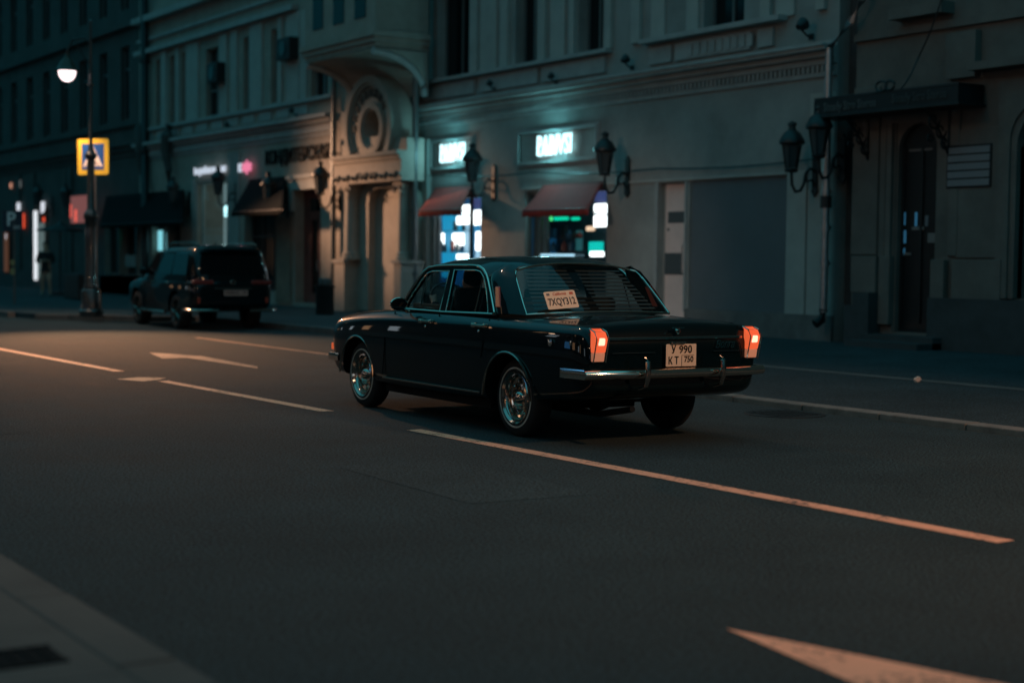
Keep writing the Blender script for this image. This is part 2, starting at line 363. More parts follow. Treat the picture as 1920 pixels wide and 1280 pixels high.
def window(parent, r, Y, depth=.28, nx=2, nz=(.62,), mf=M_FRAME, mg=M_DARKGL, name='window', fw=.055):
    x0, x1, z0, z1 = r; b = MB(); y = Y + depth
    b.box(x0, x0 + fw, y - .05, y + .03, z0, z1); b.box(x1 - fw, x1, y - .05, y + .03, z0, z1)
    b.box(x0 + fw, x1 - fw, y - .05, y + .03, z0, z0 + fw); b.box(x0 + fw, x1 - fw, y - .05, y + .03, z1 - fw, z1)
    for i in range(1, nx):
        x = x0 + (x1 - x0) * i / nx; b.box(x - .03, x + .03, y - .045, y + .025, z0 + fw, z1 - fw)
    for k in nz:
        z = z0 + (z1 - z0) * k; b.box(x0 + fw, x1 - fw, y - .052, y + .02, z - .035, z + .035)
    f = b.build(name, mf, parent)
    p = MB().box(x0 + .02, x1 - .02, y - .01, y + .005, z0 + .02, z1 - .02).build('pane', mg, f)
    return f
def frame_moulding(b, r, Y, w=.12, d=.06):
    x0, x1, z0, z1 = r
    for k, (ww, dd) in enumerate(((w, d * .55), (w * .5, d))):
        b.box(x0 - ww, x0, Y - dd, Y + .01, z0 - ww, z1 + ww); b.box(x1, x1 + ww, Y - dd, Y + .01, z0 - ww, z1 + ww)
        b.box(x0, x1, Y - dd, Y + .01, z1, z1 + ww); b.box(x0, x1, Y - dd, Y + .01, z0 - ww, z0)
def cornice(b, x0, x1, z0, z1, Y, prof):
    """prof: list of (fraction of height, projection); stepped horizontal moulding"""
    for (f0, p), (f1, _) in zip(prof, prof[1:] + [(1.0, 0)]):
        b.box(x0, x1, Y - p, Y + .01, z0 + (z1 - z0) * f0, z0 + (z1 - z0) * f1)

# ================================================================== middle building with the two lit shop windows
YM = 19.0
MBX0, MBX1 = at(779, 400, YM).x, at(1566, 400, YM).x
mid = empty('shop_building', (-26, YM, .15), 0, 'grey stucco building with two red awnings, glowing cyan signs and a closed grey shutter', 'building')
def mpart(mb, name, m, **k):
    o = mb.build(name, m, None, **k); o.parent = mid; o.matrix_parent_inverse = Matrix.Translation((26, -YM, -.15)); return o
def into(o, root):
    """parent an object built in world coordinates to an unrotated root"""
    o.parent = root; o.matrix_parent_inverse = Matrix.Translation(-root.location); return o
sh1 = rect(814, 352, 901, 585, YM); sh2 = rect(984, 345, 1137, 585, YM)
sh1 = (sh1[0], sh1[1], .75, 2.95); sh2 = (sh2[0], sh2[1], .75, 2.95)
dr = rect(1233, 345, 1288, 600, YM); dr = (dr[0], dr[1], .3, 2.97)
st = rect(1290, 340, 1474, 590, YM); st = (st[0] + .02, st[1], .56, 2.98)
ups = []
for l, rr_, bt in ((820, 883, 150), (966, 1006, 121), (1085, 1131, 97), (1320, 1396, 46)):
    q = rect(l, bt - 100, rr_, bt, YM); ups.append((q[0], q[1], q[2], q[2] + 2.3))
b = MB(); wall(b, MBX0, MBX1, .1, 21, YM, [(*sh1, .2), (*sh2, .2), (*dr, .35), (*st, .10)] + ups, .28)
mpart(b, 'wall', M_STUCCO)
for u, nx in zip(ups, (2, 2, 2, 2)): into(window(None, u, YM, .28, nx, (), M_FRAME if nx != 9 else M_FRAME_L), mid)
# plinth
for xa, xb, zz in ((MBX0, sh1[0] - .1, .62), (sh1[1] + .1, sh2[0] - .1, .62), (sh2[1] + .1, dr[0], .58), (dr[1], MBX1, .56)): mpart(MB().box(xa, xb, YM - .05, YM + .02, .1, zz), 'plinth', M_PLINTH)
# corner strips and pilasters
b = MB()
for l, r_, d in ((784, 793, .07), (797, 808, .12)):
    q = rect(l, 250, r_, 560, YM); b.box(q[0], q[1], YM - d, YM + .01, .62, 4.35)
q = rect(1476, 340, 1512, 560, YM); b.box(q[0], q[1], YM - .03, YM + .01, .56, 3.0)
q = rect(1515, 340, 1562, 560, YM); b.box(q[0], q[1], YM - .015, YM + .01, .56, 4.35)
for l, r_ in ((799, 812), (887, 900), (904, 934), (945, 958), (1016, 1028), (1036, 1062), (1074, 1083), (1142, 1152), (1190, 1206), (1224, 1249), (1290, 1312), (1432, 1450), (1458, 1492), (1536, 1552)):
    q = rect(l, 0, r_, 80, YM); b.box(q[0], q[1], YM - (.10 if r_ - l < 20 else .05), YM + .01, 5.75, 20)
mpart(b, 'pilaster', M_STUCCO_L)
# main cornice with tooth row, sill course and string course
b = MB(); zc0, zc1 = 4.62, 5.12
cornice(b, MBX0, MBX1, zc0, zc1, YM, [(0, .05), (.14, .03), (.4, .10), (.62, .20), (.82, .34), (.94, .38)])
x = MBX0 + .05
while x < MBX1 - .06:
    b.box(x, x + .055, YM - .085, YM - .02, zc0 + .085, zc0 + .19); x += .115
mpart(b, 'cornice', M_TRIM)
b = MB(); b.box(MBX0, at(1150, 96, YM).x, YM - .2, YM + .01, 5.66, 5.74); b.box(at(1214, 80, YM).x, at(1478, 40, YM).x, YM - .24, YM + .01, 5.68, 5.77)
b.box(MBX0, MBX1, YM - .05, YM + .01, 5.12, 5.22)
for l, r_ in ((797, 893), (905, 1012), (1020, 1138), (1220, 1262), (1270, 1410), (1424, 1452)):
    q = rect(l, 130, r_, 160, YM); b.box(q[0], q[1], YM - .07, YM + .01, 5.28, 5.6)
for i in range(9):
    xx = at(1296 + i * 14, 90, YM).x; b.box(xx, xx + .13, YM - .10, YM - .06, 5.33, 5.55)
mpart(b, 'sill_course', M_TRIM)
b = MB(); b.box(sh1[0] - .1, sh1[1] + .1, YM - .03, YM + .01, 2.97, 3.04); b.box(sh2[0] - .1, MBX1, YM - .03, YM + .01, 3.0, 3.05)
mpart(b, 'string_course', M_STUCCO_L)
# sign frames (raised moulding round a plain field)
fr1 = rect(809, 259, 890, 318, YM); fr2 = rect(972, 240, 1125, 306, YM)
for q in (fr1, fr2):
    b = MB(); frame_moulding(b, (q[0] + .1, q[1] - .1, q[2] + .07, q[3] - .07), YM, .10, .07); mpart(b, 'sign_frame', M_TRIM)
# shutter: ribbed closed panel
b = MB(); b.box(st[0], st[1], YM + .05, YM + .10, st[2], st[3])
z = st[2] + .02
while z < st[3] - .03: b.box(st[0] + .01, st[1] - .01, YM + .043, YM + .051, z, z + .045); z += .06
mpart(b, 'shutter', M_SHUT)
b = MB(); q = rect(1284, 345, 1291, 600, YM); b.box(q[0], q[0] + .05, YM - .03, YM + .02, .5, 2.98); b.box(dr[0] - .10, dr[0] - .0, YM - .02, YM + .01, .3, 3.02)
mpart(b, 'door_frame', M_TRIM)
# glazed door with pasted notices
d = MB(); d.box(dr[0] + .02, dr[1] - .02, YM + .14, YM + .17, dr[2], dr[3] - .02)
door = d.build('door', mat('frosted_door', (.75, .58, .53), .5, var=.08, scale=3)); into(door, mid)
b = MB(); wx = dr[1] - dr[0]
b.box(dr[1] - .20, dr[1] - .02, YM + .125, YM + .14, dr[2], dr[3] - .02); b.box(dr[0] + .02, dr[0] + .06, YM + .125, YM + .14, dr[2], dr[3] - .02)
f = b.build('door_stile', M_STUCCO); f.parent = door
for q in ((dr[0] + .14, dr[1] - .22, 2.20, 2.42), (dr[0] + .06, dr[1] - .30, 1.20, 1.62), (dr[0] + .12, dr[0] + .18, 2.05, 2.10)):
    f = MB().box(q[0], q[1], YM + .132, YM + .14, q[2], q[3]).build('notice', mat('notice_dark', (.07, .085, .09), .7)); f.parent = door
b = MB(); b.tube([(dr[1] - .23, YM + .11, 1.2), (dr[1] - .23, YM + .07, 1.25), (dr[1] - .23, YM + .07, 1.75), (dr[1] - .23, YM + .11, 1.8)], .012); f = b.build('handle', M_GALV); f.parent = door
# rooms behind the two shop windows
def shop_room(x0, x1, z0, z1, m_wall, mb_extra=()):
    b = MB(); y0, y1 = YM + .201, YM + 1.1
    for q in (((x0, y1, z0), (x1, y1, z0), (x1, y1, z1), (x0, y1, z1)), ((x0, y0, z0), (x0, y1, z0), (x0, y1, z1), (x0, y0, z1)), ((x1, y0, z0), (x1, y1, z0), (x1, y1, z1), (x1, y0, z1)), ((x0, y0, z0), (x1, y0, z0), (x1, y1, z0), (x0, y1, z0)), ((x0, y0, z1), (x1, y0, z1), (x1, y1, z1), (x0, y1, z1))):
        b.bm.faces.new([b.bm.verts.new(p) for p in q])
    return b.build('shop_interior', m_wall)
into(shop_room(MBX0 + .05, sh1[1] + .3, sh1[2] - .2, sh1[3] + .3, mat('shop_blue', (.06, .30, .50), .6, var=.35, scale=3)), mid)
into(shop_room(sh2[0] - 1.6, sh2[1] + .3, sh2[2] - .2, sh2[3] + .3, mat('shop_dim', (.04, .07, .09), .7, var=.35, scale=2)), mid)
# --- first window: brightly lit blue shop
def shop_win(r, mull):
    x0, x1, z0, z1 = r; b = MB(); y = YM + .12
    for xx in (x0, x1 - .06): b.box(xx, xx + .06, y - .04, y + .04, z0, z1)
    b.box(x0, x1, y - .045, y + .045, z0, z0 + .08); b.box(x0, x1, y - .045, y + .045, z1 - .06, z1)
    for m_ in mull: b.box(m_ - .035, m_ + .035, y - .035, y + .035, z0, z1)
    f = into(b.build('shop_window', M_FRAME), mid)
    p = MB().box(x0 + .03, x1 - .03, y - .004, y + .004, z0 + .03, z1 - .03).build('pane', M_CLEAR, f); return f
shop_win(sh1, [at(884, 450, YM + .12).x]); shop_win(sh2, [])
E_WHITE = em('lit_box_white', (1, .93, .93), 4.2); E_PALE = em('lit_wall_pale', (.35, .62, .85), 1.0); E_BLUE = em('lit_wall_blue', (.01, .36, .66), .95)
E_GREEN = em('lit_sign_green', (.0, .95, .55), .95); E_TEAL = em('lit_screen_teal', (0, .75, .65), .95); E_AMB = em('lit_lamp_amber', (1, .62, .42), 1.4); E_DBLUE = em('lit_panel_dim', (.01, .10, .24), .5); E_BL2 = em('lit_wall_violet', (.1, .14, .42), .5)
def litbox(name, px, Y, m, d=.05, root=None):
    q = rect(*px, Y); o = MB().box(q[0], q[1], Y, Y + d, q[2], q[3]).build(name, m, bevel=.024)
    into(o, root or mid); return o
YI = YM + 0.517
for px, Y, m, n in (((806, 404, 823, 520), YM + 0.336, E_PALE, 'lit_panel'), ((824, 404, 846, 520), YM + 0.748, E_BLUE, 'lit_panel'), ((848, 404, 871, 500), YM + 0.847, E_BLUE, 'lit_panel'),
                    ((868, 422, 882, 505), YM + 0.616, E_PALE, 'lit_panel'), ((824, 437, 831, 463), YM + 0.583, E_WHITE, 'lit_box'), ((855, 405, 882, 421), YM + 0.385, E_WHITE, 'light_box'),
                    ((866, 384, 882, 403), YM + 0.385, E_WHITE, 'light_box'), ((847, 437, 868, 464), YM + 0.484, E_WHITE, 'light_box'), ((855, 476, 876, 486), YM + 0.451, E_WHITE, 'light_box'),
                    ((887, 394, 900, 422), YM + 0.302, E_WHITE, 'light_box'), ((891, 434, 899, 470), YM + 0.302, E_WHITE, 'light_box'), ((891, 472, 898, 505), YM + 0.302, E_PALE, 'lit_panel'), ((885, 372, 899, 392), YM + 0.369, E_BL2, 'lit_panel')):
    litbox(n, px, Y, m)
# --- second window: dim shop with a green running sign
for px, Y, m, n in (((1028, 406, 1034, 414), YM + 0.385, em('lit_sign_lime', (.1, 1, .3), 1.2), 'green_sign'), ((1037, 406.5, 1064, 413), YM + 0.385, E_GREEN, 'green_sign'), ((1070, 407, 1085, 413), YM + 0.385, E_GREEN, 'green_sign'),
                    ((1113, 382, 1135.5, 401), YM + 0.319, E_WHITE, 'light_box'), ((1112.5, 403.5, 1135, 425.5), YM + 0.319, E_WHITE, 'light_box'), ((1103, 453, 1129, 478), YM + 0.418, E_TEAL, 'lit_screen'),
                    ((1105, 471, 1130, 481), YM + 0.402, E_WHITE, 'light_box'), ((1098, 424, 1113, 433), YM + 0.517, E_AMB, 'lit_lamp'), ((1030, 443, 1040, 500), YM + 0.682, E_DBLUE, 'lit_panel'),
                    ((1012, 476, 1075, 480.5), YM - .03, em('lit_sill_strip', (.45, .8, 1), 1.1), 'light_strip'), ((1115, 358, 1134, 380), YM + 0.418, E_BL2, 'lit_panel'), ((1079, 432, 1090, 470), YM + 0.649, em('lit_cloth', (.05, .25, .28), .4), 'lit_panel'), ((985, 408, 999, 500), YM + 0.385, E_DBLUE, 'lit_panel')):
    litbox(n, px, Y, m)
b = MB()
for l, r_ in ((1002, 1008), (1011, 1016), (1021, 1027)):
    q = rect(l, 405, r_, 560, YM + .3); b.box(q[0], q[1], YM + .26, YM + .34, .6, 3.1)
mpart(b, 'curtain', mat('curtain', (.30, .27, .27), .9))
# shelves and goods standing in the two shop windows
rg_ = random.Random(11); M_SHELF = mat('shelf_dark', (.02, .03, .035), .6)
GOODS = [mat('goods_dark', (.015, .02, .025), .5), mat('goods_blue', (.03, .12, .22), .5), mat('goods_pale', (.35, .36, .36), .5), mat('goods_red', (.25, .04, .03), .5)]
for (l, r_, rows_) in ((812, 882, (432, 472)), (1034, 1100, (446, 470))):
    for py in rows_:
        a, c = at(l, py, YM + .42), at(r_, py, YM + .42); z = (a.z + c.z) / 2
        into(MB().box(a.x, c.x, YM + .36, YM + .48, z - .012, z).build('shelf', M_SHELF), mid)
        x = a.x + .08
        while x < c.x - .1:
            h_, w_ = rg_.uniform(.09, .30), rg_.uniform(.035, .085)
            if rg_.random() < .7:
                g = MB()
                if rg_.random() < .5: g.lathe([(0, z), (w_, z), (w_, z + h_ * .6), (w_ * .4, z + h_ * .8), (w_ * .4, z + h_), (0, z + h_)], Matrix.Translation((x, YM + .42, 0)), 12)
                else: g.box(x - w_, x + w_, YM + .38, YM + .46, z, z + h_)
                into(g.build('goods', rg_.choice(GOODS), smooth=True, angle=40), mid)
            x += rg_.uniform(.16, .34)
# shop people light
for (x, y, z, p, c) in (((sh1[0] + sh1[1]) / 2, YM + .8, 2.6, 26, (.3, .75, 1)), ((sh2[0] + sh2[1]) / 2, YM + .8, 2.7, 4, (.4, .8, 1))):
    lamp_light('shop_ceiling_light', (x, y, z), p, color=c, rad=.15)

# cyan neon lettering on the two frames
for q, w, cx in ((fr1, 1.12, at(854, 286, YM).x), (fr2, 1.28, at(1045, 269, YM).x)):
    zc = (q[2] + q[3]) / 2
    b = MB()
    b.text('PARIVSI', wall_text(cx, YM - .09, zc), .60, .012, w, .004, .06)
    b.text('LAMM', wall_text(cx - w * .2, YM - .088, zc - .10), .34, .010, w * .5, .002, -.1)
    o = b.build('neon_sign', M_NEON)
    tag(o, 'cyan neon lettering above the red awning of the %s' % ('bright blue shop window' if q is fr1 else 'dim shop window with green lettering'), 'neon sign')
    lamp_light('neon_glow', (cx, YM - .22, zc + .0), 34 if q is fr2 else 26, color=(.25, .9, 1), rad=.1)

# awnings
def awning(name, pts_top, pts_bot, Yw, m, label, group=None):
    """sloping cloth from the wall to a front bar, with side wings; tops on the wall, bottom out over the pavement"""
    (x0, x1, zt), (u0, u1, zb, yb) = pts_top, pts_bot
    root = empty(name, ((x0 + x1) / 2, Yw, zt), 0, label, 'awning', group); b = MB(); n = 14
    rows = []
    for j in range(7):
        t = j / 6; rows.append([((x0 + (x1 - x0) * i / n) * (1 - t) + (u0 + (u1 - u0) * i / n) * t, Yw - .02 + (yb - Yw + .02) * t, zt + (zb - zt) * t - .03 * math.sin(PI * t) * (1 + .3 * math.sin(i * 2.1))) for i in range(n + 1)])
    rows.append([(p[0], p[1] - .005, p[2] - .13 + .012 * (i % 2)) for i, p in enumerate(rows[-1])])
    b.grid(rows); o = b.build('canopy', m, smooth=True); so = o.modifiers.new('s', 'SOLIDIFY'); so.thickness = .006; into(o, root)
    b = MB(); b.tube([(u0, yb + .01, zb - .005), (u1, yb + .01, zb - .005)], .018)
    for xa, xb in ((x0, u0), (x1, u1)): b.tube([(xa, Yw, zt - .75), (xb, yb + .02, zb - .01)], .012)
    into(b.build('awning_frame', M_IRON), root)
    return root
def wing_pts(tl, tr, Y, bl, br, yb):
    a, c = at(*tl, Y), at(*tr, Y); e, f = at(*bl, yb), at(*br, yb)
    return (a.x, c.x, (a.z + c.z) / 2), (e.x, f.x, (e.z + f.z) / 2, yb)
p = wing_pts((817, 351), (884, 350), YM, (785, 403), (866, 402), YM - .95); awning('awning', (p[0][0], p[0][1] + .05, p[0][2]), (p[1][0], p[1][1] - .02, p[1][2] + .1, YM - .95), YM, M_REDAWN, 'dark red cloth awning over the bright blue shop window beside the stone portal', 'red shop awnings')
p = wing_pts((1020, 345), (1132, 343), YM, (979, 403), (1104, 402), YM - .95); awning('awning', (p[0][0], p[0][1], p[0][2]), (p[1][0], p[1][1], p[1][2] + .1, YM - .95), YM, M_REDAWN, 'dark red cloth awning over the dim shop window with green lettering', 'red shop awnings')

# ================================================================== building with the round-arched stone portal
YP = 18.6
PX0, PX1 = -51.6, MBX0 - .02
por = empty('portal_building', ((PX0 + PX1) / 2, YP, .15), 0, 'old building with a round-arched stone portal under a bay and a dark red double door', 'building')
def P_(mb, name, m, **k): return into(mb.build(name, m, None, **k), por)
def W(l, t, r_, b_, Y=YP): return rect(l, t, r_, b_, Y)
ops = []; dws = []
q = W(553, 355, 601, 575); dbl = (q[0], q[1], .22, q[3]); ops.append((*dbl, .35))
q = W(366, 340, 425, 460); litw = (q[0], q[1], .8, q[3]); ops.append((*litw, 1.5))
q = W(458, 400, 520, 560); dkw = (q[0], q[1], .5, 2.75); ops.append((*dkw, .35))
lows = []
for l, r_ in ((196, 222), (229, 256), (285, 312), (318, 338)):
    q = W(l, 400, r_, 520); lows.append((q[0], q[1], .8, 2.7)); ops.append((*lows[-1], .35))
upw = []
for l, t, r_, b_ in ((386, 90, 412, 217), (456, 70, 469, 206), (508, 55, 521, 193), (583, 125, 614, 181), (318, 105, 330, 232), (292, 112, 303, 238), (340, 98, 352, 228)):
    q = W(l, t, r_, b_); upw.append(q); ops.append((*q, .25))
niche = W(706, 392, 776, 600, YP)
b = MB(); wall(b, PX0, PX1, .1, 22, YP, ops); P_(b, 'wall', M_STUCCO_P)
for i, u in enumerate(upw): into(window(None, u, YP, .2, 2, () if i == 3 else (.38, .72), M_FRAME_L if i == 3 else M_FRAME, fw=.05), por)
for u in lows: into(window(None, u, YP, .25, 1, (), M_FRAME), por)
f = into(window(None, dkw, YP, .3, 3, (.7,), mat('dark_wood', (.06, .03, .025), .6)), por); f.name = 'shop_front'
# double door, dark red, glazed with crossbars
b = MB(); x0, x1, z0, z1 = dbl; y = YP + .28; xm = (x0 + x1) / 2
b.box(x0, x1, y, y + .06, 2.62, z1); b.box(x0, x0 + .45, y, y + .07, z0, 2.62); b.box(xm + .1, xm + .2, y - .01, y + .05, z0, 2.62); b.box(x1 - .12, x1, y - .01, y + .05, z0, 2.62); b.box(x0 + .45, x1, y - .01, y + .05, 2.5, 2.62); b.box(x0 + .45, x1, y - .01, y + .05, z0, .5)
for z in (.95, 1.4, 1.85, 2.2): b.box(xm + .2, x1 - .12, y, y + .04, z, z + .04)
dd = P_(b, 'door', mat('door_red_brown', (.20, .06, .05), .5, var=.2, scale=4))
b = MB(); b.box(x0 + .45, x1 - .1, y + .045, y + .055, .3, 2.6); b.box(x0 + .4, x1 - .15, y - .006, y, 2.75, z1 - .25); f = b.build('pane', M_DARKGL); f.parent = dd
b = MB(); b.tube([(xm + .15, y - .02, 1.1), (xm + .15, y - .06, 1.15), (xm + .15, y - .06, 1.35), (xm + .15, y - .02, 1.4)], .012); f = b.build('handle', M_GALV); f.parent = dd
b = MB(); x0, x1 = dbl[0], dbl[1]
b.box(x0 - .22, x0 - .0, YP - .10, YP + .01, 2.75, z1 + .3); b.box(x0 - .0, x1 + .3, YP - .10, YP + .01, z1, z1 + .30); b.box(x0 - .3, x1 + .5, YP - .16, YP + .01, z1 + .30, z1 + .40)
P_(b, 'door_surround', M_STUCCO_L)
# lit window: pale curtained display
b = MB(); x0, x1, z0, z1 = litw
b.box(x0 + .02, x1 - .0, YP + .95, YP + 1.0, z0, z1); P_(b, 'lit_display', em('lit_display_grey', (.34, .50, .52), .42))
b = MB(); b.box(x0, x0 + .12, YP - .02, YP + .05, z0, z1); b.box(x0 - .16, x0, YP - .06, YP + .01, z0, z1 + .1); b.box(x0, x1, YP + .04, YP + .09, z1 - .06, z1); b.box(x0 + .28, x0 + .4, YP + .1, YP + .18, z0, z1); P_(b, 'shop_window', M_STUCCO_L).name = 'window_frame'
b = MB(); b.bm.faces.new([b.bm.verts.new(p) for p in ((x0, YP + .1, z0), (x1, YP + .1, z0), (x1, YP + .1, z1), (x0, YP + .1, z1))]); P_(b, 'pane', M_CLEAR)
lamp_light('display_light', ((x0 + x1) / 2, YP + .5, z1 - .3), 3, color=(.7, 1, 1), rad=.08)
# cornices and friezes
b = MB(); zc = at(480, 228, YP).z
cornice(b, PX0, at(628, 225, YP).x, 4.72, 5.28, YP, [(0, .04), (.2, .10), (.45, .06), (.6, .16), (.82, .30)]); P_(b, 'cornice', M_TRIM)
b = MB(); b.box(PX0, at(628, 225, YP).x, YP - .14, YP + .01, 5.68, 5.78)
for k in range(11):
    xx = PX0 + .6 + k * 1.18; b.box(xx, xx + .8, YP - .05, YP + .01, 5.38, 5.62)
P_(b, 'sill_course', M_TRIM)
for l, r_ in ((352, 374), (414, 428), (436, 447), (471, 494), (524, 531), (541, 564), (566, 578), (305, 314), (332, 338)):
    q = W(l, 60, r_, 200); P_(MB().box(q[0], q[1], YP - .07, YP + .01, 5.8, 8.2), 'pilaster', M_STUCCO_L)
b = MB(); b.box(PX0, at(560, 60, YP).x, YP - .22, YP + .01, 8.25, 8.4); b.box(PX0, at(560, 60, YP).x, YP - .10, YP + .01, 8.7, 8.8); b.box(PX0, PX1, YP - .3, YP + .01, 9.3, 9.5); P_(b, 'upper_cornice', M_TRIM)
q = W(428, 280, 450, 420); P_(MB().box(q[0], q[1], YP - .04, YP + .01, .2, 4.6), 'pilaster', M_STUCCO)
q = W(520, 410, 548, 560); P_(MB().box(q[0], q[1], YP - .05, YP + .01, .2, 2.6), 'pilaster', mat('poster_wall', (.22, .16, .12), .8, var=.3, scale=2))
P_(MB().box(PX0, at(185, 540, YP).x, YP - .06, YP + .01, .12, .75), 'plinth', M_PLINTH_D)
P_(MB().box(at(190, 540, YP).x, at(455, 540, YP).x, YP - .06, YP + .01, .12, .75), 'plinth', M_PLINTH_D)

# ---- bay over the portal with a curved underside
YB = 17.2
bay_l, bay_r = at(572, 85, YB).x, at(704, 60, YB).x
zt = at(640, 72, YB).z; zl = at(640, 92, YB).z
b = MB(); b.box(bay_l, bay_r, YB, YP + .02, zt - .02, 14)
for k, (dz, d) in enumerate(((0, .12), (.13, .06), (.26, .0))): b.box(bay_l - d, bay_r + d, YB - d, YP + .02, zt - .14 - dz, zt - dz - .006)
P_(b, 'bay', M_STUCCO_P)
rows = []
zw = at(750, 185, YP).z; z_top = zt - .42
for i in range(11):
    a = i / 10 * PI / 2
    y = YB + .02 + (YP - YB) * math.sin(a); z = z_top - (z_top - zw) * (1 - math.cos(a))
    rows.append([(bay_l + .02 + (bay_r + .0 - bay_l) * t, y, z) for t in (0, .25, .5, .75, 1)])
b = MB(); b.grid(rows)
n = len(rows)
for side in (0, -1):
    b.bm.faces.new([b.bm.verts.new(Vector(r_[side])) for r_ in rows] + [b.bm.verts.new(Vector((rows[-1][side][0], YP, z_top))), ])
b.box(bay_l, bay_r, YB + .0, YP, z_top - .002, zt - .38)
P_(b, 'bay_soffit', M_STUCCO_P)
for s_ in (bay_l, bay_r - .16):
    P_(MB().tube([(s_ + .08, p[0][1] - .04, p[0][2] - .05) for p in rows], .09, 6), 'bracket', M_TRIM)
for k in range(3):
    xx = bay_l + (bay_r - bay_l) * (.2 + .3 * k); P_(MB().box(xx - .28, xx + .28, YB - .02, YB + .05, zt + .35, zt + 2.3), 'bay_window', M_DARKGL)

# ---- portal
YF = 18.0; pl, pr = at(629, 500, YF).x, at(700, 500, YF).x
PC = at(690, 300, YF).x
portal_w = [at(627, 400, YF).x, at(752, 400, YF).x]
XL, XR = portal_w
XRR = XR
b = MB(); zcap = at(690, 292, YF).z; zped = at(660, 487, YF).z
# two pedestals
def ped(xa, xb):
    m = MB(); m.box(xa, xb, YF, YP + .01, .12, zped - .08); m.box(xa - .05, xb + .05, YF - .05, YP + .01, zped - .08, zped); return m
x_a = at(645, 540, YF + .0).x
ped(XL, x_a).box(XL - .06, x_a + .06, YF - .06, YP + .01, .12, .32); 
P_(ped(XL, x_a), 'pedestal', M_STUCCO_P)
xr0 = at(738, 540, YF).x
P_(ped(xr0, XR), 'pedestal', M_STUCCO_P)
# round columns with capital and base
def column(xc, yc, r, z0, z1):
    m = MB(); m.lathe([(r * 1.35, z0), (r * 1.38, z0 + .07), (r * 1.15, z0 + .10), (r * 1.22, z0 + .16), (r, z0 + .2), (r * .97, z0 + .8), (r * .88, z1 - .34), (r * .98, z1 - .32), (r * .92, z1 - .28), (r * 1.05, z1 - .16), (r * 1.25, z1 - .12), (r * 1.25, z1 - .06)], Matrix.Translation((xc, yc, 0)), 24)
    m.box(xc - r * 1.3, xc + r * 1.3, yc - r * 1.3, yc + r * 1.3, z1 - .06, z1)
    for s_ in (-1, 1):
        for t_ in (-1, 1): m.tube([(xc + s_ * r * 1.15 + .09 * math.cos(a) , yc + t_ * r * 1.1, z1 - .17 + .09 * math.sin(a)) for a in [k * .7 for k in range(8)]], .035, 6)
    return m
cz0, cz1 = zped, at(660, 345, YF).z
P_(column(at(661, 420, YF + .28).x, YF + .28, .215, cz0, cz1), 'column', M_STUCCO_P, smooth=True)
P_(column(at(757, 420, YF + .28).x, YF + .28, .15, cz0, cz1), 'column', M_STUCCO_P, smooth=True)
# back wall of the portal and niche surrounds
yb = YP - .12
nz = at(735, 352, yb).z
nx0, nx1 = at(697, 450, yb).x, at(765, 450, yb).x
def arch_face(m, x0, x1, z0, z1, rad, y, X0, X1, Z1, dep):
    """panel X0..X1 up to Z1 with an opening x0..x1, z0..z1 whose upper corners are rounded"""
    def loop(x0, x1, z1, rad, n=8):
        pts = [(x0, z0)]
        pts += [(x0 + rad - rad * math.cos(a), z1 - rad + rad * math.sin(a)) for a in [PI / 2 * k / n for k in range(n + 1)]]
        pts += [(x1 - rad + rad * math.sin(a), z1 - rad + rad * math.cos(a)) for a in [PI / 2 * k / n for k in range(n + 1)]]
        pts += [(x1, z0)]; return pts
    a = loop(x0, x1, z1, rad); o = loop(X0, X1, Z1, .01)
    A = [m.bm.verts.new((x, y, z)) for x, z in a]; O = [m.bm.verts.new((x, y, z)) for x, z in o]; B = [m.bm.verts.new((x, y + dep, z)) for x, z in a]
    for i in range(len(A) - 1):
        m.bm.faces.new((A[i], A[i + 1], O[i + 1], O[i])); m.bm.faces.new((A[i], B[i], B[i + 1], A[i + 1]))
    return m
m = MB(); arch_face(m, nx0, nx1, .15, nz, .42, YP - .22, XL + .05, XR - .02, cz1 + .05, .5)
arch_face(m, nx0 + .22, nx1 - .16, .15, nz - .22, .34, YP - .02, nx0 - .01, nx1 + .01, nz + .02, .3)
arch_face(m, nx0 + .40, nx1 - .24, .15, nz - .62, .12, YP + .2, nx0 + .1, nx1 - .1, nz - .1, .25)
P_(m, 'niche', M_STUCCO_P)
m = MB(); m.box(nx0 + .62, nx1 - .42, YP + .10, YP + .16, 1.25, nz - .85); P_(m, 'niche_board', mat('board_red_brown', (.20, .06, .045), .6, var=.3, scale=5))
m = MB(); m.box(nx0 + .50, nx1 - .30, YP + .12, YP + .2, .2, nz - .72); P_(m, 'niche_panel', M_STUCCO_P)
# entablature
m = MB(); cornice(m, XL - .02, XR + .02, cz1, zcap + .05, YF, [(0, .015), (.18, .06), (.3, .02), (.72, .07), (.86, .14)])
m.box(XL, XR, YF, YP + .02, cz1 + .001, zcap + .048); P_(m, 'entablature', M_STUCCO_P)
M_CARV = mat('carving_dark', (.13, .12, .1), .9)
for k in range(14):
    m = MB(); xx = XL + .15 + (XR - XL - .3) * k / 13; m.lathe([(0, 0), (.05, .02), (.07, .06), (.03, .10), (0, .11)], Matrix.Translation((xx, YF - .02, cz1 + .12 + .05 * (k % 2))) @ Matrix.Rotation(R(90), 4, 'X'), 7); P_(m, 'rosette', M_CARV)
m = MB(); m.tube([(PC - .5 + .1 * k, YF - .05, cz1 + .19 + .035 * math.sin(k * 1.7)) for k in range(11)], .04, 6)
o = P_(m, 'carving', mat('carving_dark', (.13, .12, .1), .9))
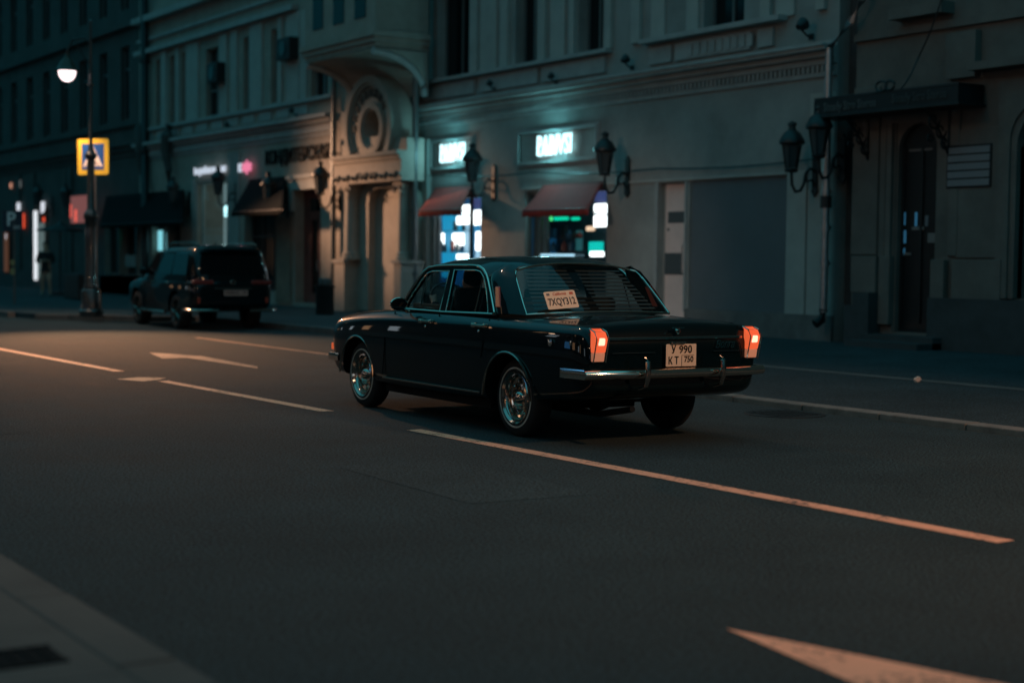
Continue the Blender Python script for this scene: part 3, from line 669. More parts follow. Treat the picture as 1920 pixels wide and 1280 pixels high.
# big round hood with deep oculus
hc = at(687, 237, YF); hcx, hcz = hc.x, hc.z; HR = hcz and abs(at(687, 142, YF).z - hcz)
def disc_ring(m, r0, r1, y0, y1, a0=0, a1=2 * PI, n=48, cx=0, cz=0):
    full = abs(a1 - a0 - 2 * PI) < 1e-4; ps = []
    for i in range(n + (0 if full else 1)):
        a = a0 + (a1 - a0) * i / n; c, s_ = math.cos(a), math.sin(a)
        ps.append([(cx + r * c, y, cz + r * s_) for r, y in ((r0, y0), (r1, y0), (r1, y1), (r0, y1))])
    V = [[m.bm.verts.new(p) for p in q] for q in ps]; N = len(V)
    for i in range(N if full else N - 1):
        A, B = V[i], V[(i + 1) % N]
        for k in range(4): m.bm.faces.new((A[k], A[(k + 1) % 4], B[(k + 1) % 4], B[k]))
    if not full: m.bm.faces.new(V[0]); m.bm.faces.new(V[-1][::-1])
m = MB()
disc_ring(m, HR * .86, HR, YF - .0, YP + .01, -.62, PI + .62, 48, hcx, hcz)
disc_ring(m, HR * .80, HR * .862, YF + .06, YP + .01, -.62, PI + .62, 48, hcx, hcz)
disc_ring(m, HR * .46, HR * .81, YF + .14, YF + .22, -.62, PI + .62, 48, hcx, hcz)
P_(m, 'arch_hood', M_STUCCO_P, smooth=True)
m = MB(); disc_ring(m, HR * .40, HR * .52, YF + .02, YF + .25, 0, 2 * PI, 40, hcx + .12, hcz - .06); disc_ring(m, HR * .36, HR * .41, YF + .08, YP, 0, 2 * PI, 40, hcx + .12, hcz - .06)
P_(m, 'oculus_ring', M_STUCCO_P, smooth=True)
m = MB(); m.lathe([(0, 0), (HR * .40, 0), (HR * .40, .02), (0, .02)], Matrix.Translation((hcx + .12, YP - .05, hcz - .06)) @ Matrix.Rotation(R(90), 4, 'X'), 32); P_(m, 'oculus_pane', M_DARKGL)
m = MB(); m.box(XL + .1, XR, YF + .15, YP + .02, zcap + .05, hcz - HR * .3); m.box(hcx - HR * .8, hcx + HR * .8, YF + .16, YP, hcz - HR * .75, hcz - HR * .2); P_(m, 'hood_base', M_STUCCO_P)
m = MB()
for k in range(9):
    a = PI * (.28 + .10 * k) - .25; c, s_ = math.cos(a), math.sin(a); rr = HR * .67
    M4 = Matrix.Translation((hcx + rr * c, YF + .11, hcz + rr * s_)) @ Matrix.Rotation(-(a - PI / 2), 4, 'Y')
    m.box(-.07, -.03, -.02, .03, -.1, .1, M4); m.box(.03, .07, -.02, .03, -.1, .1, M4); m.box(-.03, .03, -.02, .03, (-.02, .05)[k % 2], (.03, .09)[k % 2], M4)
P_(m, 'arch_ornament', mat('ornament_dark', (.07, .075, .07), .9))
m = MB(); m.box(XL - .55, XL + .05, YF + .2, YP + .01, zcap - .25, zcap); m.box(XL - .35, XL, YF + .35, YP, at(640, 250, YF).z - .1, at(640, 205, YF).z); P_(m, 'arch_side_block', M_STUCCO_P)
# downpipes
def downpipe(root, path, r, m, cuffs=(), name='downpipe'):
    b = MB(); b.tube(path, r, 12)
    for z in cuffs:
        x, y = path[0][0], path[0][1]; b.lathe([(r * 1.3, z - .05), (r * 1.3, z + .05)], Matrix.Translation((x, y, 0)), 12); b.box(x - .01, x + .01, y, y + .14, z - .02, z + .02)
    return into(b.build(name, m, smooth=True, angle=50), root)
M_PIPE = mat('pipe_paint', (.10, .11, .11), .38, metal=.35)
xx = at(625, 400, YP - .15).x; downpipe(por, [(xx, YP - .15, 9.2), (xx, YP - .15, .3)], .07, M_PIPE, (1, 2.8, 4.2))
xx = at(778, 300, YP - .2).x; downpipe(por, [(xx, YP - .2, 11), (xx, YP - .2, .3)], .075, M_PIPE, (1.1, 2.6, 4.3, 6))
xx = at(271, 200, YP - .2).x; downpipe(por, [(xx, YP - .2, 13), (xx, YP - .2, 4.2), (xx + .3, YP - .3, 3.9), (xx + .3, YP - .3, .3)], .13, M_IRON, (5, 8))
# draped relief figures either side of the dark bracket
for l, s_ in ((262, 1), (318, -1)):
    a = at(l, 255, YP - .25); b = MB()
    b.tube([(a.x, YP - .25, a.z + .35), (a.x + .1 * s_, YP - .3, a.z + .05), (a.x + .22 * s_, YP - .3, a.z - .5), (a.x + .1 * s_, YP - .25, a.z - 1.1), (a.x + .3 * s_, YP - .15, a.z - 1.6)], [.14, .2, .17, .12, .07], 8); P_(b, 'carved_relief', M_STUCCO_D, smooth=True)

# ================================================================== building across the road, behind the viewer (seen only in reflections)
YO = -9.0
ob = empty('opposite_building', (-30, YO, .1), 0, 'dark building across the road, mirrored in the paint of the cars', 'building')
b = MB(); b.box(-110, 40, YO - 9, YO, .1, 13); into(b.build('wall', M_PLINTH_D), ob)
rnd = random.Random(3)
W_LIT = [em('far_window_white', (.75, .9, 1), 1.5), em('far_window_blue', (.1, .45, 1), 1.3), em('far_window_amber', (1, .55, .28), 1.3)]
xx = -100
while xx < 30:
    for z0, z1 in ((.8, 2.9), (4.6, 6.6), (8.2, 10.2)):
        m_ = rnd.choice(W_LIT) if rnd.random() < (.45 if z0 < 1 else .10) else M_DARKGL
        into(MB().box(xx, xx + (1.9 if z0 < 1 else 1.2), YO, YO + .04, z0, z1).build('window', m_), ob)
    xx += 3.4

# ================================================================== far building at the left
YL = 18.9
farb = empty('far_building', (-75, YL, .15), 0, 'darkest tall building at the left end of the street behind the lamp post', 'building')
fops = []
def L_(mb, name, m, **k): return into(mb.build(name, m, None, **k), farb)
xs = -53.4
wins = []
while xs > -86:
    wins.append((xs - .95, xs, 6.3, 8.9)); wins.append((xs - .95, xs, 10.2, 12.6)); xs -= 2.35
low = []
for px0, px1 in ((8, 30), (74, 92), (136, 165), (196, 200)):
    q = rect(px0, 400, px1, 540, YL); low.append((q[0], q[1], .9, 3.4))
fops = wins + [(*o, .4) for o in low[:2]]
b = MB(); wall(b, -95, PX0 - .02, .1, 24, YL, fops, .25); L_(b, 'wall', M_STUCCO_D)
for u in wins: into(window(None, u, YL, .2, 2, (.7,), M_FRAME, fw=.06), farb)
b = MB(); cornice(b, -95, PX0 - .02, 5.0, 5.45, YL, [(0, .05), (.4, .14), (.8, .25)]); b.box(-95, PX0 - .02, YL - .12, YL, 6.05, 6.15); b.box(-95, PX0 - .02, YL - .4, YL, 13.4, 13.9); b.box(-95, PX0 - .02, YL - .2, YL, 9.5, 9.7); L_(b, 'cornice', M_STUCCO_D)
L_(MB().box(-95, PX0 - .05, YL - .07, YL + .01, .1, .85), 'plinth', M_PLINTH_D)
for px in (33, 60, 120, 130):
    q = rect(px, 380, px + 8, 540, YL); L_(MB().box(q[0], q[1], YL - .1, YL + .01, .8, 4.9), 'pilaster', M_STUCCO_D)
for o in low[:2]:
    into(window(None, o, YL, .35, 2, (.75,), M_FRAME), farb)
# lit bits of the far shops
for name, px, m in (('light_strip', (65, 395, 70, 525), em('lit_white_bar', (.9, .95, 1), .95)), ('lit_panel', (72, 418, 84, 520), em('lit_display_far', (.3, .42, .42), .30)),
                    ('lit_sign', (33, 380, 38, 398), em('lit_white_far', (.85, .9, 1), .8)), ('lit_sign', (78, 378, 84, 400), _mats['lit_white_far']), ('lit_sign', (42, 400, 46, 428), em('lit_red_far', (1, .10, .04), .9)),
                    ('lit_sign', (82, 407, 84, 416), _mats['lit_red_far']), ('lit_panel', (9, 436, 16, 510), em('lit_brown_far', (.3, .12, .06), .25)), ('light_strip', (12, 438, 14, 448), _mats['lit_white_far']),
                    ('lit_sign', (20, 343, 22.5, 353), em('lit_amber_far', (1, .45, .3), .6)), ('lit_sign', (38, 338, 40, 352), em('lit_grey_far', (.2, .22, .22), .4)), ('lit_lamp', (112, 421, 116, 427), _mats['lit_red_far'])):
    q = rect(*px, YL - .1); L_(MB().box(q[0], q[1], YL - .14, YL - .1, q[2], q[3]), name, m)

# shops of the portal building left of the black car
for name, px, m, Y in (('lit_lamp', (235, 418, 248, 430), em('lit_orange_lamp', (1, .28, .16), 1.6), YP + .5), ('lit_sign', (241, 440, 248, 446), em('lit_green_sign', (0, .8, .62), 1.1), YP + .3), ('lit_sign', (241, 449, 248, 454), _mats['lit_green_sign'], YP + .3),
                       ('lit_panel', (295, 432, 303, 470), em('lit_cyan_slit', (.25, .75, .85), .9), YP + .2), ('lit_panel', (311, 436, 318, 470), _mats['lit_cyan_slit'], YP + .2), ('lit_lamp', (420, 385, 424, 400), em('lit_small_white', (.5, .95, 1), 2), YP - .05), ('lit_lamp', (420, 402, 424, 406), _mats['lit_small_white'], YP - .05)):
    q = rect(*px, Y); o = MB().box(q[0], q[1], Y, Y + .04, q[2], q[3]).build(name, m, bevel=.01); into(o, por)
q = rect(236, 478, 256, 500, YP); into(MB().box(q[0], q[1], YP - .03, YP, q[2], q[3]).build('wall_board', M_STUCCO), por)

# hanging banner with red glow
q = rect(134, 367, 167, 418, YP - .5)
rt = empty('banner', ((q[0] + q[1]) / 2, YP - .5, q[2]), 0, 'pinkish lit banner hanging beside the lamp post under the dark facade', 'banner')
into(MB().box(q[0], q[1], YP - .53, YP - .5, q[2], q[3]).build('banner_cloth', em('banner_glow', (.42, .15, .14), .42)), rt)
b = MB(); b.box(q[0] - .02, q[0] + .1, YP - .545, YP - .53, q[2] + .2, q[3] - .3); b.box(q[0] + .5, q[0] + .72, YP - .545, YP - .53, q[2] + .05, q[3] - .5); into(b.build('banner_stripe', em('banner_red', (1, .14, .10), .9)), rt)
into(MB().tube([(q[0], YP - .52, q[3] + .03), (q[1], YP - .52, q[3] + .03)], .03).tube([((q[0] + q[1]) / 2, YP - .52, q[3] + .03), ((q[0] + q[1]) / 2, YP + .02, q[3] + .03)], .02).build('banner_rod', M_IRON), rt)

# lettering
def sign_text(name, body, px, py, w_px, Y, h, m, ext, label, bold=0):
    a = at(px, py, Y); w = at(px + w_px / 2, py, Y).x - at(px - w_px / 2, py, Y).x
    b = MB(); b.text(body, wall_text(a.x, Y, a.z), h, ext, w, bold); o = b.build(name, m); tag(o, label, 'sign'); return o
sign_text('shop_lettering', 'КОНДИТЕРСКАЯ', 555, 292, 118, YP - .045, .56, M_BLK, .02, 'row of raised black capital letters reading КОНДИТЕРСКАЯ above the dark red door', .0)
sign_text('lit_lettering', 'Lя рабан прения', 393, 319, 58, YP - .12, .30, M_NEONW, .02, 'bluish white lit lettering in three words left of the pink sign', .01)
b = MB(); a = at(458.5, 313, YP - .12)
b.text('офе', wall_text(a.x + .16, YP - .12, a.z), .42, .02, .62, .012); o = b.build('lit_lettering', M_NEONP); o2 = MB(); o2.text('к', wall_text(a.x - .34, YP - .12, a.z), .42, .02, .24, .012)
tag(o, 'small pink and white lit word кофе right of the bluish white lettering', 'sign'); f = o2.build('white_letter', M_NEONW); f.parent = o
for nm, px, c, p in (('sign_glow', 393, (.7, .85, 1), .7), ('sign_glow', 458, (1, .4, .5), .5)):
    a = at(px, 317, YP - .3); lamp_light(nm, (a.x, a.y, a.z), p, color=c, rad=.08)

# black awnings
aw = W(436, 340, 531, 396)
zt_, zb_ = at(490, 335, YP).z, at(470, 396, YP - 1.0).z
awning('awning', (at(470, 345, YP).x, at(536, 335, YP).x, zt_), (at(434, 395, YP - 1.05).x, at(531, 398, YP - 1.05).x, zb_, YP - 1.05), YP, M_BLKAWN, 'black awning with steep front left of the dark red door')
zt_, zb_ = at(270, 362, YP).z, at(270, 418, YP - .9).z
awning('awning', (at(200, 366, YP).x, at(346, 362, YP).x, zt_), (at(187, 417, YP - .9).x, at(342, 418, YP - .9).x, zb_, YP - .9), YP, M_BLKAWN, 'wide long black awning between the crossing sign and the lit grey window')

# ================================================================== right building with the narrow dark door
YR = 18.95
RX0 = at(1600, 400, YR).x
rb = empty('stone_building', (-14, YR, .15), 0, 'brownish stone building at right with narrow dark door, canopy sign and name plates', 'building')
def Rr_(mb, name, m, **k): return into(mb.build(name, m, None, **k), rb)
q = rect(1677, 225, 1768, 590, YR); rdoor = (q[0], at(1752, 500, YR).x, .35, at(1720, 228, YR).z)
q = rect(1912, 190, 1990, 560, YR); rwin = (q[0], q[1] + .6, .95, 3.75)
b = MB(); wall(b, RX0, 12, .1, 20, YR, [(*rdoor, .16), (*rwin, .3)], .3); Rr_(b, 'wall', M_STUCCO_R)
# door leaf, dark with small panes
b = MB(); b.box(rdoor[0], rdoor[1], YR + .14, YR + .20, .35, rdoor[3]); dR = Rr_(b, 'door', mat('door_dark', (.008, .011, .012), .35, coat=.3))
for (l, t, r_, b_, c) in ((1694, 398, 1698, 422, 0), (1716, 398, 1720, 424, 0), (1695, 432, 1699, 456, 0), (1693, 465, 1697, 478, 0), (1735, 404, 1741, 424, 1)):
    q = rect(l, t, r_, b_, YR + .14); f = MB().box(q[0], q[1], YR + .13, YR + .139, q[2], q[3]).build('pane', em('pane_blue', (.05, .25, .45), .30) if not c else mat('pane_pale', (.18, .2, .22), .4)); f.parent = dR
for (l, t, r_, b_) in ((1711, 425, 1734, 431), (1741, 437, 1755, 455), (1696, 474, 1709, 478), (1706, 279, 1750, 283)):
    q = rect(l, t, r_, b_, YR + .14); f = MB().box(q[0], q[1], YR + .12, YR + .13, q[2], q[3]).build('notice', mat('notice_pale', (.22, .2, .19), .7)); f.parent = dR
b = MB()
for xx in (rdoor[0] + .04, (rdoor[0] + rdoor[1]) / 2, rdoor[1] - .1): b.box(xx, xx + .05, YR + .11, YR + .14, .5, rdoor[3] - .4)
f = b.build('door_bars', M_IRON); f.parent = dR
# rounded top of the door opening
m = MB(); arch_face(m, rdoor[0] + .03, rdoor[1] - .03, .36, rdoor[3] - .02, .42, YR + .03, rdoor[0] - .01, rdoor[1] + .01, rdoor[3] + .01, .1)
m.box(rdoor[0] - .14, rdoor[0] - .03, YR - .07, YR + .01, .9, rdoor[3]); m.box(rdoor[0] - .30, rdoor[0] - .18, YR - .04, YR + .01, .9, rdoor[3]); Rr_(m, 'door_surround', M_STUCCO_R)
# arched window surround at the frame edge
m = MB(); arch_face(m, rwin[0], rwin[1], .95, rwin[3], .55, YR - .1, rwin[0] - .35, rwin[1] + .35, rwin[3] + .45, .2); Rr_(m, 'window_surround', M_STUCCO_R)
m = MB(); arch_face(m, rwin[0] - .10, rwin[1], .95, rwin[3] + .1, .58, YR - .14, rwin[0] - .2, rwin[1] + .15, rwin[3] + .25, .1); Rr_(m, 'window_surround', M_STUCCO_R)
into(window(None, rwin, YR, .22, 3, (.7,), M_FRAME), rb)
# rustication: big stone blocks, pilasters, plinth
def blk(l, t, r_, b_, d, nm='stone_block', m=M_STUCCO_R):
    q = rect(l, t, r_, b_, YR); Rr_(MB().box(q[0], q[1], YR - d, YR + .01, q[2], q[3]), nm, m, bevel=.012)
blk(1602, 165, 1650, 478, .05, 'pilaster'); blk(1753, 487, 1778, 560, .12); blk(1793, 487, 1836, 562, .12); blk(1838, 487, 1888, 566, .16); blk(1606, 480, 1652, 548, .14)
blk(1796, 240, 1880, 484, .035, 'pilaster'); blk(1783, 190, 1800, 480, .05, 'pilaster'); blk(1654, 480, 1674, 608, .1)
q = rect(1602, 575, 1624, 630, YR)
for xa, xb, dd_, zz in ((q[0], q[1], .25, at(1610, 572, YR).z), (at(1622, 580, YR).x, at(1652, 580, YR).x, .3, at(1640, 548, YR).z), (at(1754, 590, YR).x, 12, .2, at(1830, 560, YR).z)): Rr_(MB().box(xa, xb, YR - dd_, YR + .01, .1, zz), 'plinth', M_PLINTH_D)
for k in range(2): Rr_(MB().box(rdoor[0] - .3, rdoor[1] + .35, YR - .75 + .35 * k, YR + .5, .12, .22 + .09 * k), 'door_step', M_PLINTH_D)
b = MB(); za = at(1850, 135, YR).z
b.box(at(1842, 135, YR).x, -6, YR - .35, YR + .01, za, za + .12); b.box(RX0, -6, YR - .08, YR + .01, 5.1, 5.22); b.box(at(1690, 20, YR).x, at(1790, 10, YR).x, YR - .3, YR + .01, 5.32, 5.5)
b.box(at(1785, 100, YR).x, at(1840, 100, YR).x, YR - .14, YR + .01, 4.3, 5.0)
Rr_(b, 'cornice', M_STUCCO_R)
# dark joint between the buildings
into(MB().box(MBX1 + .001, RX0 - .001, YR + .3, YR + 2, .1, 20).build('joint_wall', M_PLINTH_D), rb)
# galvanised downpipe at the corner of the middle building
xx = at(1549, 350, YM - .2).x; top = at(1556, 90, YM - .2); el = at(1600, 40, YM - .25)
downpipe(mid, [(xx, YM - .2, .62), (xx, YM - .2, top.z), (el.x, YM - .3, el.z), (el.x + .25, YM - .3, el.z + .3), (el.x + .25, YM - .3, 9)], .065, M_GALV, (1.45, 2.05, 2.65, 4.2))
b = MB(); b.tube([(xx, YM - .2, .66), (xx, YM - .24, .5), (xx - .03, YM - .36, .42)], .08, 12); into(b.build('downpipe_shoe', M_IRON, smooth=True, angle=50), mid); into(MB().lathe([(.1, 2.38), (.1, 2.58)], Matrix.Translation((xx, YM - .2, 0)), 12).build('downpipe_collar', M_IRON), mid)
# thin cables
def cable(name, pts, label, r=.012):
    b = MB(); P = []
    for (a, c) in zip(pts, pts[1:]):
        a, c = Vector(a), Vector(c)
        for k in range(10):
            t = k / 10; p = a.lerp(c, t); p.z -= .06 * math.sin(PI * t); P.append(p)
    P.append(Vector(pts[-1])); b.tube(P, r, 5); tag(b.build(name, M_IRON), label, 'cable')
cable('cable', [tuple(at(795, 328, YM - .09)), tuple(at(1000, 323, YM - .06)), tuple(at(1230, 316, YM - .06)), tuple(at(1545, 296, YM - .06))], 'thin black cable running along the grey facade under the cyan signs')
cable('cable', [tuple(at(1688, 168, YR - .9)), tuple(at(1722, 108, YR - .5)), tuple(at(1765, 0, YR - .5)), tuple(at(1775, -30, YR - .5))], 'thin black stay cable rising from the dark canopy sign at right', .014)

# ---- long dark canopy sign with two pale words and scrolled brackets
ys = YR - .60
a, c = at(1526, 205, ys), at(1664, 185, ys); e = at(1790, 185, YR - .2)
cs = empty('canopy_sign', (c.x, YR, a.z), 0, 'long black canopy sign with grey lettering on scrolled iron brackets over the narrow door', 'sign')
x0, x1, zc = a.x, at(1664, 190, ys).x, (a.z + at(1664, 190, ys).z) / 2
x2 = at(1796, 190, ys).x
hgt = .125
into(MB().box(x0, x2, ys, YR - .02, zc + hgt, zc + hgt + .05).box(x0 - .05, x2 + .05, ys - .04, YR - .02, zc - hgt - .04, zc - hgt).build('canopy_plate', M_IRON, bevel=.008), cs)
into(MB().box(x0, x2, ys, ys + .06, zc - hgt, zc + hgt).box(x0, x0 + .06, ys + .06, YR - .02, zc - hgt, zc + hgt).box(x2 - .06, x2, ys + .06, YR - .02, zc - hgt, zc + hgt).build('sign_board', mat('sign_black', (.006, .01, .012), .6)), cs)
lt = MB(); xm = (x0 + x2) / 2
lt.text('Steady Stro Steroa', wall_text(x0 + (x2 - x0) * .27, ys - .012, zc + .0), .20, .006, (x2 - x0) * .38)
into(lt.build('lettering', mat('lettering_grey', (.12, .13, .13), .8)), cs)
lt = MB(); lt.text('Steady Stro Steroa', wall_text(x0 + (x2 - x0) * .75, ys - .012, zc + .02), .20, .006, (x2 - x0) * .36)
into(lt.build('lettering', mat('lettering_dim', (.07, .08, .08), .8)), cs)
def scroll(cx, z0, yw, L, s_=1):
    b = MB()
    for (u, w, r) in ((.35, .30, .13), (.62, .55, .12), (.78, .85, .10), (.25, .75, .07)):
        b.tube([(cx, yw - L * (1 - u) + r * math.cos(a) * (.4 + a / 9), z0 - .62 * w * .95 + r * math.sin(a) * (.4 + a / 9)) for a in [k * .45 for k in range(15)]], .018, 6)
    b.tube([(cx, yw - L, z0), (cx, yw - L * .5, z0 - .25), (cx, yw - .06, z0 - .66)], .02, 6); b.box(cx - .02, cx + .02, yw - .05, yw, z0 - .7, z0)
    return b
for px in (1625, 1775):
    into(scroll(at(px, 230, YR - .1).x, zc - hgt - .04, YR, .62).build('bracket', M_IRON), cs)
cr = MB(); cr.tube([(at(1652, 170, ys).x + .12 * math.cos(k * .5), ys, zc + hgt + .12 + .08 * math.sin(k * .5)) for k in range(13)], .02, 6); cr.tube([(at(1668, 168, ys).x + .1 * math.cos(k * .5), ys, zc + hgt + .12 + .07 * math.sin(k * .5)) for k in range(13)], .02, 6)
into(cr.build('crest', M_IRON), cs)
# name plates beside the door
q = rect(1781, 274, 1861, 350, YR)
npb = empty('name_board', (q[0], YR, q[2]), 0, 'rack of five blank grey name plates on the stone wall right of the narrow door', 'sign')
into(MB().box(q[0] - .02, q[1] + .02, YR - .05, YR - .0, q[2] - .02, q[3] + .02).build('backboard', M_IRON), npb)
for k in range(5):
    h_ = (q[3] - q[2]) / 5; into(MB().box(q[0] + .01, q[1] - .01, YR - .065, YR - .05, q[2] + h_ * k + .012, q[2] + h_ * (k + 1) - .012).build('name_plate', mat('name_plate_grey', (.22, .22, .23), .5)), npb)

# ================================================================== wall lanterns
def make_lantern():
    root = empty('wall_lantern')
    # local: wall plane at y=0, street side -y, hook bottom at z=0
    b = MB(); b.tube([(0, -.02, .34), (0, -.16, .40), (0, -.26, .30), (0, -.30, .12), (0, -.38, .0), (0, -.50, -.02), (0, -.58, .10), (0, -.60, .30)], .028, 8)
    b.tube([(0, -.04, .1), (0, -.12, .2), (0, -.22, .16), (0, -.26, .24)], .02, 8)
    b.box(-.06, .06, -.05, 0, .02, .62); b.prism([(-.09, 0, .02), (0, 0, -.10), (.09, 0, .02)], (0, -.05, 0)); b.prism([(-.09, 0, .62), (.09, 0, .62), (0, 0, .74)], (0, -.05, 0))
    b.build('bracket', M_IRON, root, smooth=True, angle=40)
    T = Matrix.Translation((0, -.60, .30))
    b = MB(); b.lathe([(.0, 0), (.10, .01), (.12, .05), (.10, .07), (.0, .07)], T, 8)
    for k in range(6):
        a = k * PI / 3; b.tube([(.10 * math.cos(a), -.6 + .10 * math.sin(a), .36), (.17 * math.cos(a), -.6 + .17 * math.sin(a), .80)], .012, 5)
    b.lathe([(.17, .48), (.23, .50), (.235, .54), (.20, .60), (.15, .68), (.07, .74), (.06, .80), (.085, .82), (.075, .86), (.03, .88), (.0, .90)], T, 12)
    b.build('lantern_body', M_IRON, root, smooth=True, angle=40)
    b = MB(); b.lathe([(.0, .08), (.095, .08), (.16, .48), (.0, .49)], T, 6); b.build('lantern_glass', mat('lantern_pane', (.05, .065, .07), .12, coat=.5), root)
    return root
lan0 = make_lantern(); GL = 'iron lanterns on scrolled wall brackets'
LN = [(885, 368, YM, 1.0, 'iron wall lantern in front of the smaller cyan sign beside the bright blue shop'),
      (1133, 360, YM, 1.0, 'iron wall lantern between the dim shop window and the glazed door'),
      (1483, 357, YM, .98, 'near iron wall lantern of the pair left of the galvanised downpipe'),
      (600, 388, YP, 1.0, 'iron wall lantern in front of the dark red double door'),
      (503, 402, YP, 1.0, 'iron wall lantern in front of the steep black awning'),
      (409, 385, YP, .98, 'iron wall lantern above the lit grey shop window'),
      (324, 398, YP, .95, 'iron wall lantern over the right end of the wide long black awning'),
      (123, 402, YL, 1.0, 'iron wall lantern just left of the pinkish lit banner'),
      (71, 400, YL, 1.0, 'iron wall lantern above the white upright light bar')]
first = True
for px, py, Y, s_, lab in LN:
    a = at(px, py, Y - .6 * s_)      # the lantern hangs .6 m out from the wall
    o = lan0 if first else copy_tree(lan0); first = False
    o.location = (a.x, Y, a.z + .0); o.scale = (s_, s_, s_); tag(o, lab, 'lantern', GL)
o = copy_tree(lan0); a = at(1512, 330, YR - .6); o.location = (a.x + .22, YM + .0, a.z - .02); tag(o, 'far iron wall lantern of the pair, half hidden by the galvanised downpipe', 'lantern', GL)
# floodlights and boxes on the facade
fl = None
for i, (px, py, Y, s_, lab) in enumerate(((915, 163, YM, 1.0, 'small dark floodlight on the cornice above the smaller cyan sign'), (1030, 150, YM, 1.0, 'small dark floodlight on the cornice above the wider cyan sign'), (1172, 122, YM, 1.25, 'round dark floodlight on the cornice at the right end of the three tall windows'), (1507, 62, YM, 1.5, 'largest round dark floodlight at the right end of the grey facade'),
                                  (545, 213, YP, 1.1, 'small dark floodlight on the cornice above the word КОНДИТЕРСКАЯ'), (425, 240, YP, 1.2, 'small dark floodlight on the cornice above the bluish white lettering'))):
    if fl is None:
        fl = empty('floodlight'); b = MB(); b.lathe([(.0, -.09), (.05, -.09), (.10, .02), (.105, .06), (.0, .06)], Matrix.Translation((0, -.22, .12)) @ Matrix.Rotation(R(-60), 4, 'X'), 16); b.build('lamp_head', M_IRON, fl, smooth=True, angle=40)
        MB().tube([(0, 0, -.05), (0, -.1, -.04), (0, -.22, .04)], .018, 6).box(-.05, .05, -.03, .0, -.1, .0).build('arm', M_IRON, fl); o = fl
    else: o = copy_tree(fl)
    s_ *= .72; a = at(px, py, Y - .25); o.location = (a.x, Y - .06, a.z); o.scale = (s_,) * 3; tag(o, lab, 'floodlight', 'dark floodlights on the facades')
for px, py, w, lab in ((400, 137, .75, 'dark air conditioner box beside the second floor window nearest the lamp post'), (533, 92, .85, 'dark air conditioner box on the facade left of the carved bay')):
    a = at(px, py, YP - .3); ac = empty('air_conditioner', (a.x, YP, a.z), 0, lab, 'air conditioner', 'dark air conditioner boxes')
    into(MB().box(a.x - w / 2, a.x + w / 2, YP - .36, YP - .06, a.z - .3, a.z + .3).build('casing', M_IRON, bevel=.02), ac)
    m = MB(); m.lathe([(.18, 0), (.2, .01), (.2, .02), (.0, .02)], Matrix.Translation((a.x, YP - .365, a.z)) @ Matrix.Rotation(R(90), 4, 'X'), 20); into(m.build('fan_grille', M_IRON_P), ac)
# litter bin by the portal
a = gnd(609, 590, .12); lb = empty('litter_bin', a, 0, 'black litter bin standing between the dark red door and the portal', 'bin')
MB().lathe([(0, 0), (.2, 0), (.22, .05), (.22, .62), (.24, .65), (.24, .7), (0, .7)], None, 20).build('bin_body', M_IRON, lb, smooth=True, angle=40)
MB().box(-.12, .12, -.12, .12, .70, .86).build('bin_lid', mat('bin_top', (.07, .07, .07), .5), lb, bevel=.03)

# ================================================================== lit street lamp
lp = gnd(171, 593, .12)
sl = empty('street_lamp', lp, 0, 'tall dark post lamp with one lit white bowl beside the crossing sign', 'street lamp')
b = MB(); b.lathe([(0, 0), (.26, 0), (.265, .12), (.23, .16), (.215, .55), (.18, .60), (.0, .60)], None, 12); b.build('base', M_IRON_P, sl, smooth=True, angle=35)
b = MB(); b.lathe([(.155, .60), (.16, .66), (.135, .72), (.13, 1.9), (.135, 2.1), (.16, 2.14), (.16, 2.22), (.12, 2.28), (.085, 2.34), (.08, 3.4), (.13, 3.46), (.13, 3.52), (.10, 3.56), (.07, 3.62), (.05, 3.72), (.04, 3.75), (.038, 4.98), (.07, 5.0), (.07, 5.04), (.036, 5.06), (.03, 5.9), (.02, 6.3), (.035, 6.36), (.0, 6.45)], None, 16)
b.build('post', M_IRON_P, sl, smooth=True, angle=35)
hx, hy, hz = -.14, -.47, 5.30        # bowl position from the post
b = MB(); b.tube([(0, 0, 5.9), (hx * .3, hy * .3, 6.02), (hx * .75, hy * .75, 5.96), (hx, hy, 5.75), (hx, hy, 5.5)], .026, 8); b.tube([(0, 0, 5.45), (hx * .3, hy * .3, 5.62), (hx * .6, hy * .6, 5.9)], .016, 6); b.build('arm', M_IRON, sl, smooth=True)
T = Matrix.Translation((hx, hy, hz))
b = MB(); b.lathe([(.25, -.02), (.27, 0), (.22, .03), (.17, .12), (.12, .22), (.05, .28), (.05, .38), (.0, .38)], T, 28); b.build('lamp_shade', mat('lamp_shade_paint', (.05, .04, .03), .35, metal=.4), sl, smooth=True, angle=50)
b = MB(); b.lathe([(.0, -.235), (.06, -.23), (.12, -.19), (.165, -.12), (.185, -.03), (.18, .0), (.0, .0)], T, 28); b.build('lamp_bowl', M_BULB, sl, smooth=True, angle=60)
# pedestrian crossing sign on its own thin pole just behind the lamp post
sp_ = Vector((at(176.5, 560, lp.y + .25).x, lp.y + .25, .12)); SD = Vector(sp_)
cs_ = empty('crossing_sign', SD, 0, 'square blue pedestrian crossing sign with bright yellow border on a thin grey pole', 'road sign')
pc = at(177, 294, SD.y); pz = pc.z - .12; 
b = MB(); b.tube([(0, .03, 0), (0, .03, pz + .4)], .03, 12); b.build('pole', mat('pole_grey', (.28, .22, .19), .5), cs_, smooth=True, angle=50)
face = Matrix.Translation((.0, -.02, pz)) @ Matrix.Rotation(R(38), 4, 'Z')
def rsq(h, r, y, n=5):
    pts = []
    for cx, cz, a0 in ((h - r, h - r, 0), (-h + r, h - r, 90), (-h + r, -h + r, 180), (h - r, -h + r, 270)):
        for k in range(n + 1): a = R(a0 + 90 * k / n); pts.append((cx + r * math.cos(a), y, cz + r * math.sin(a)))
    return pts
HS = .395
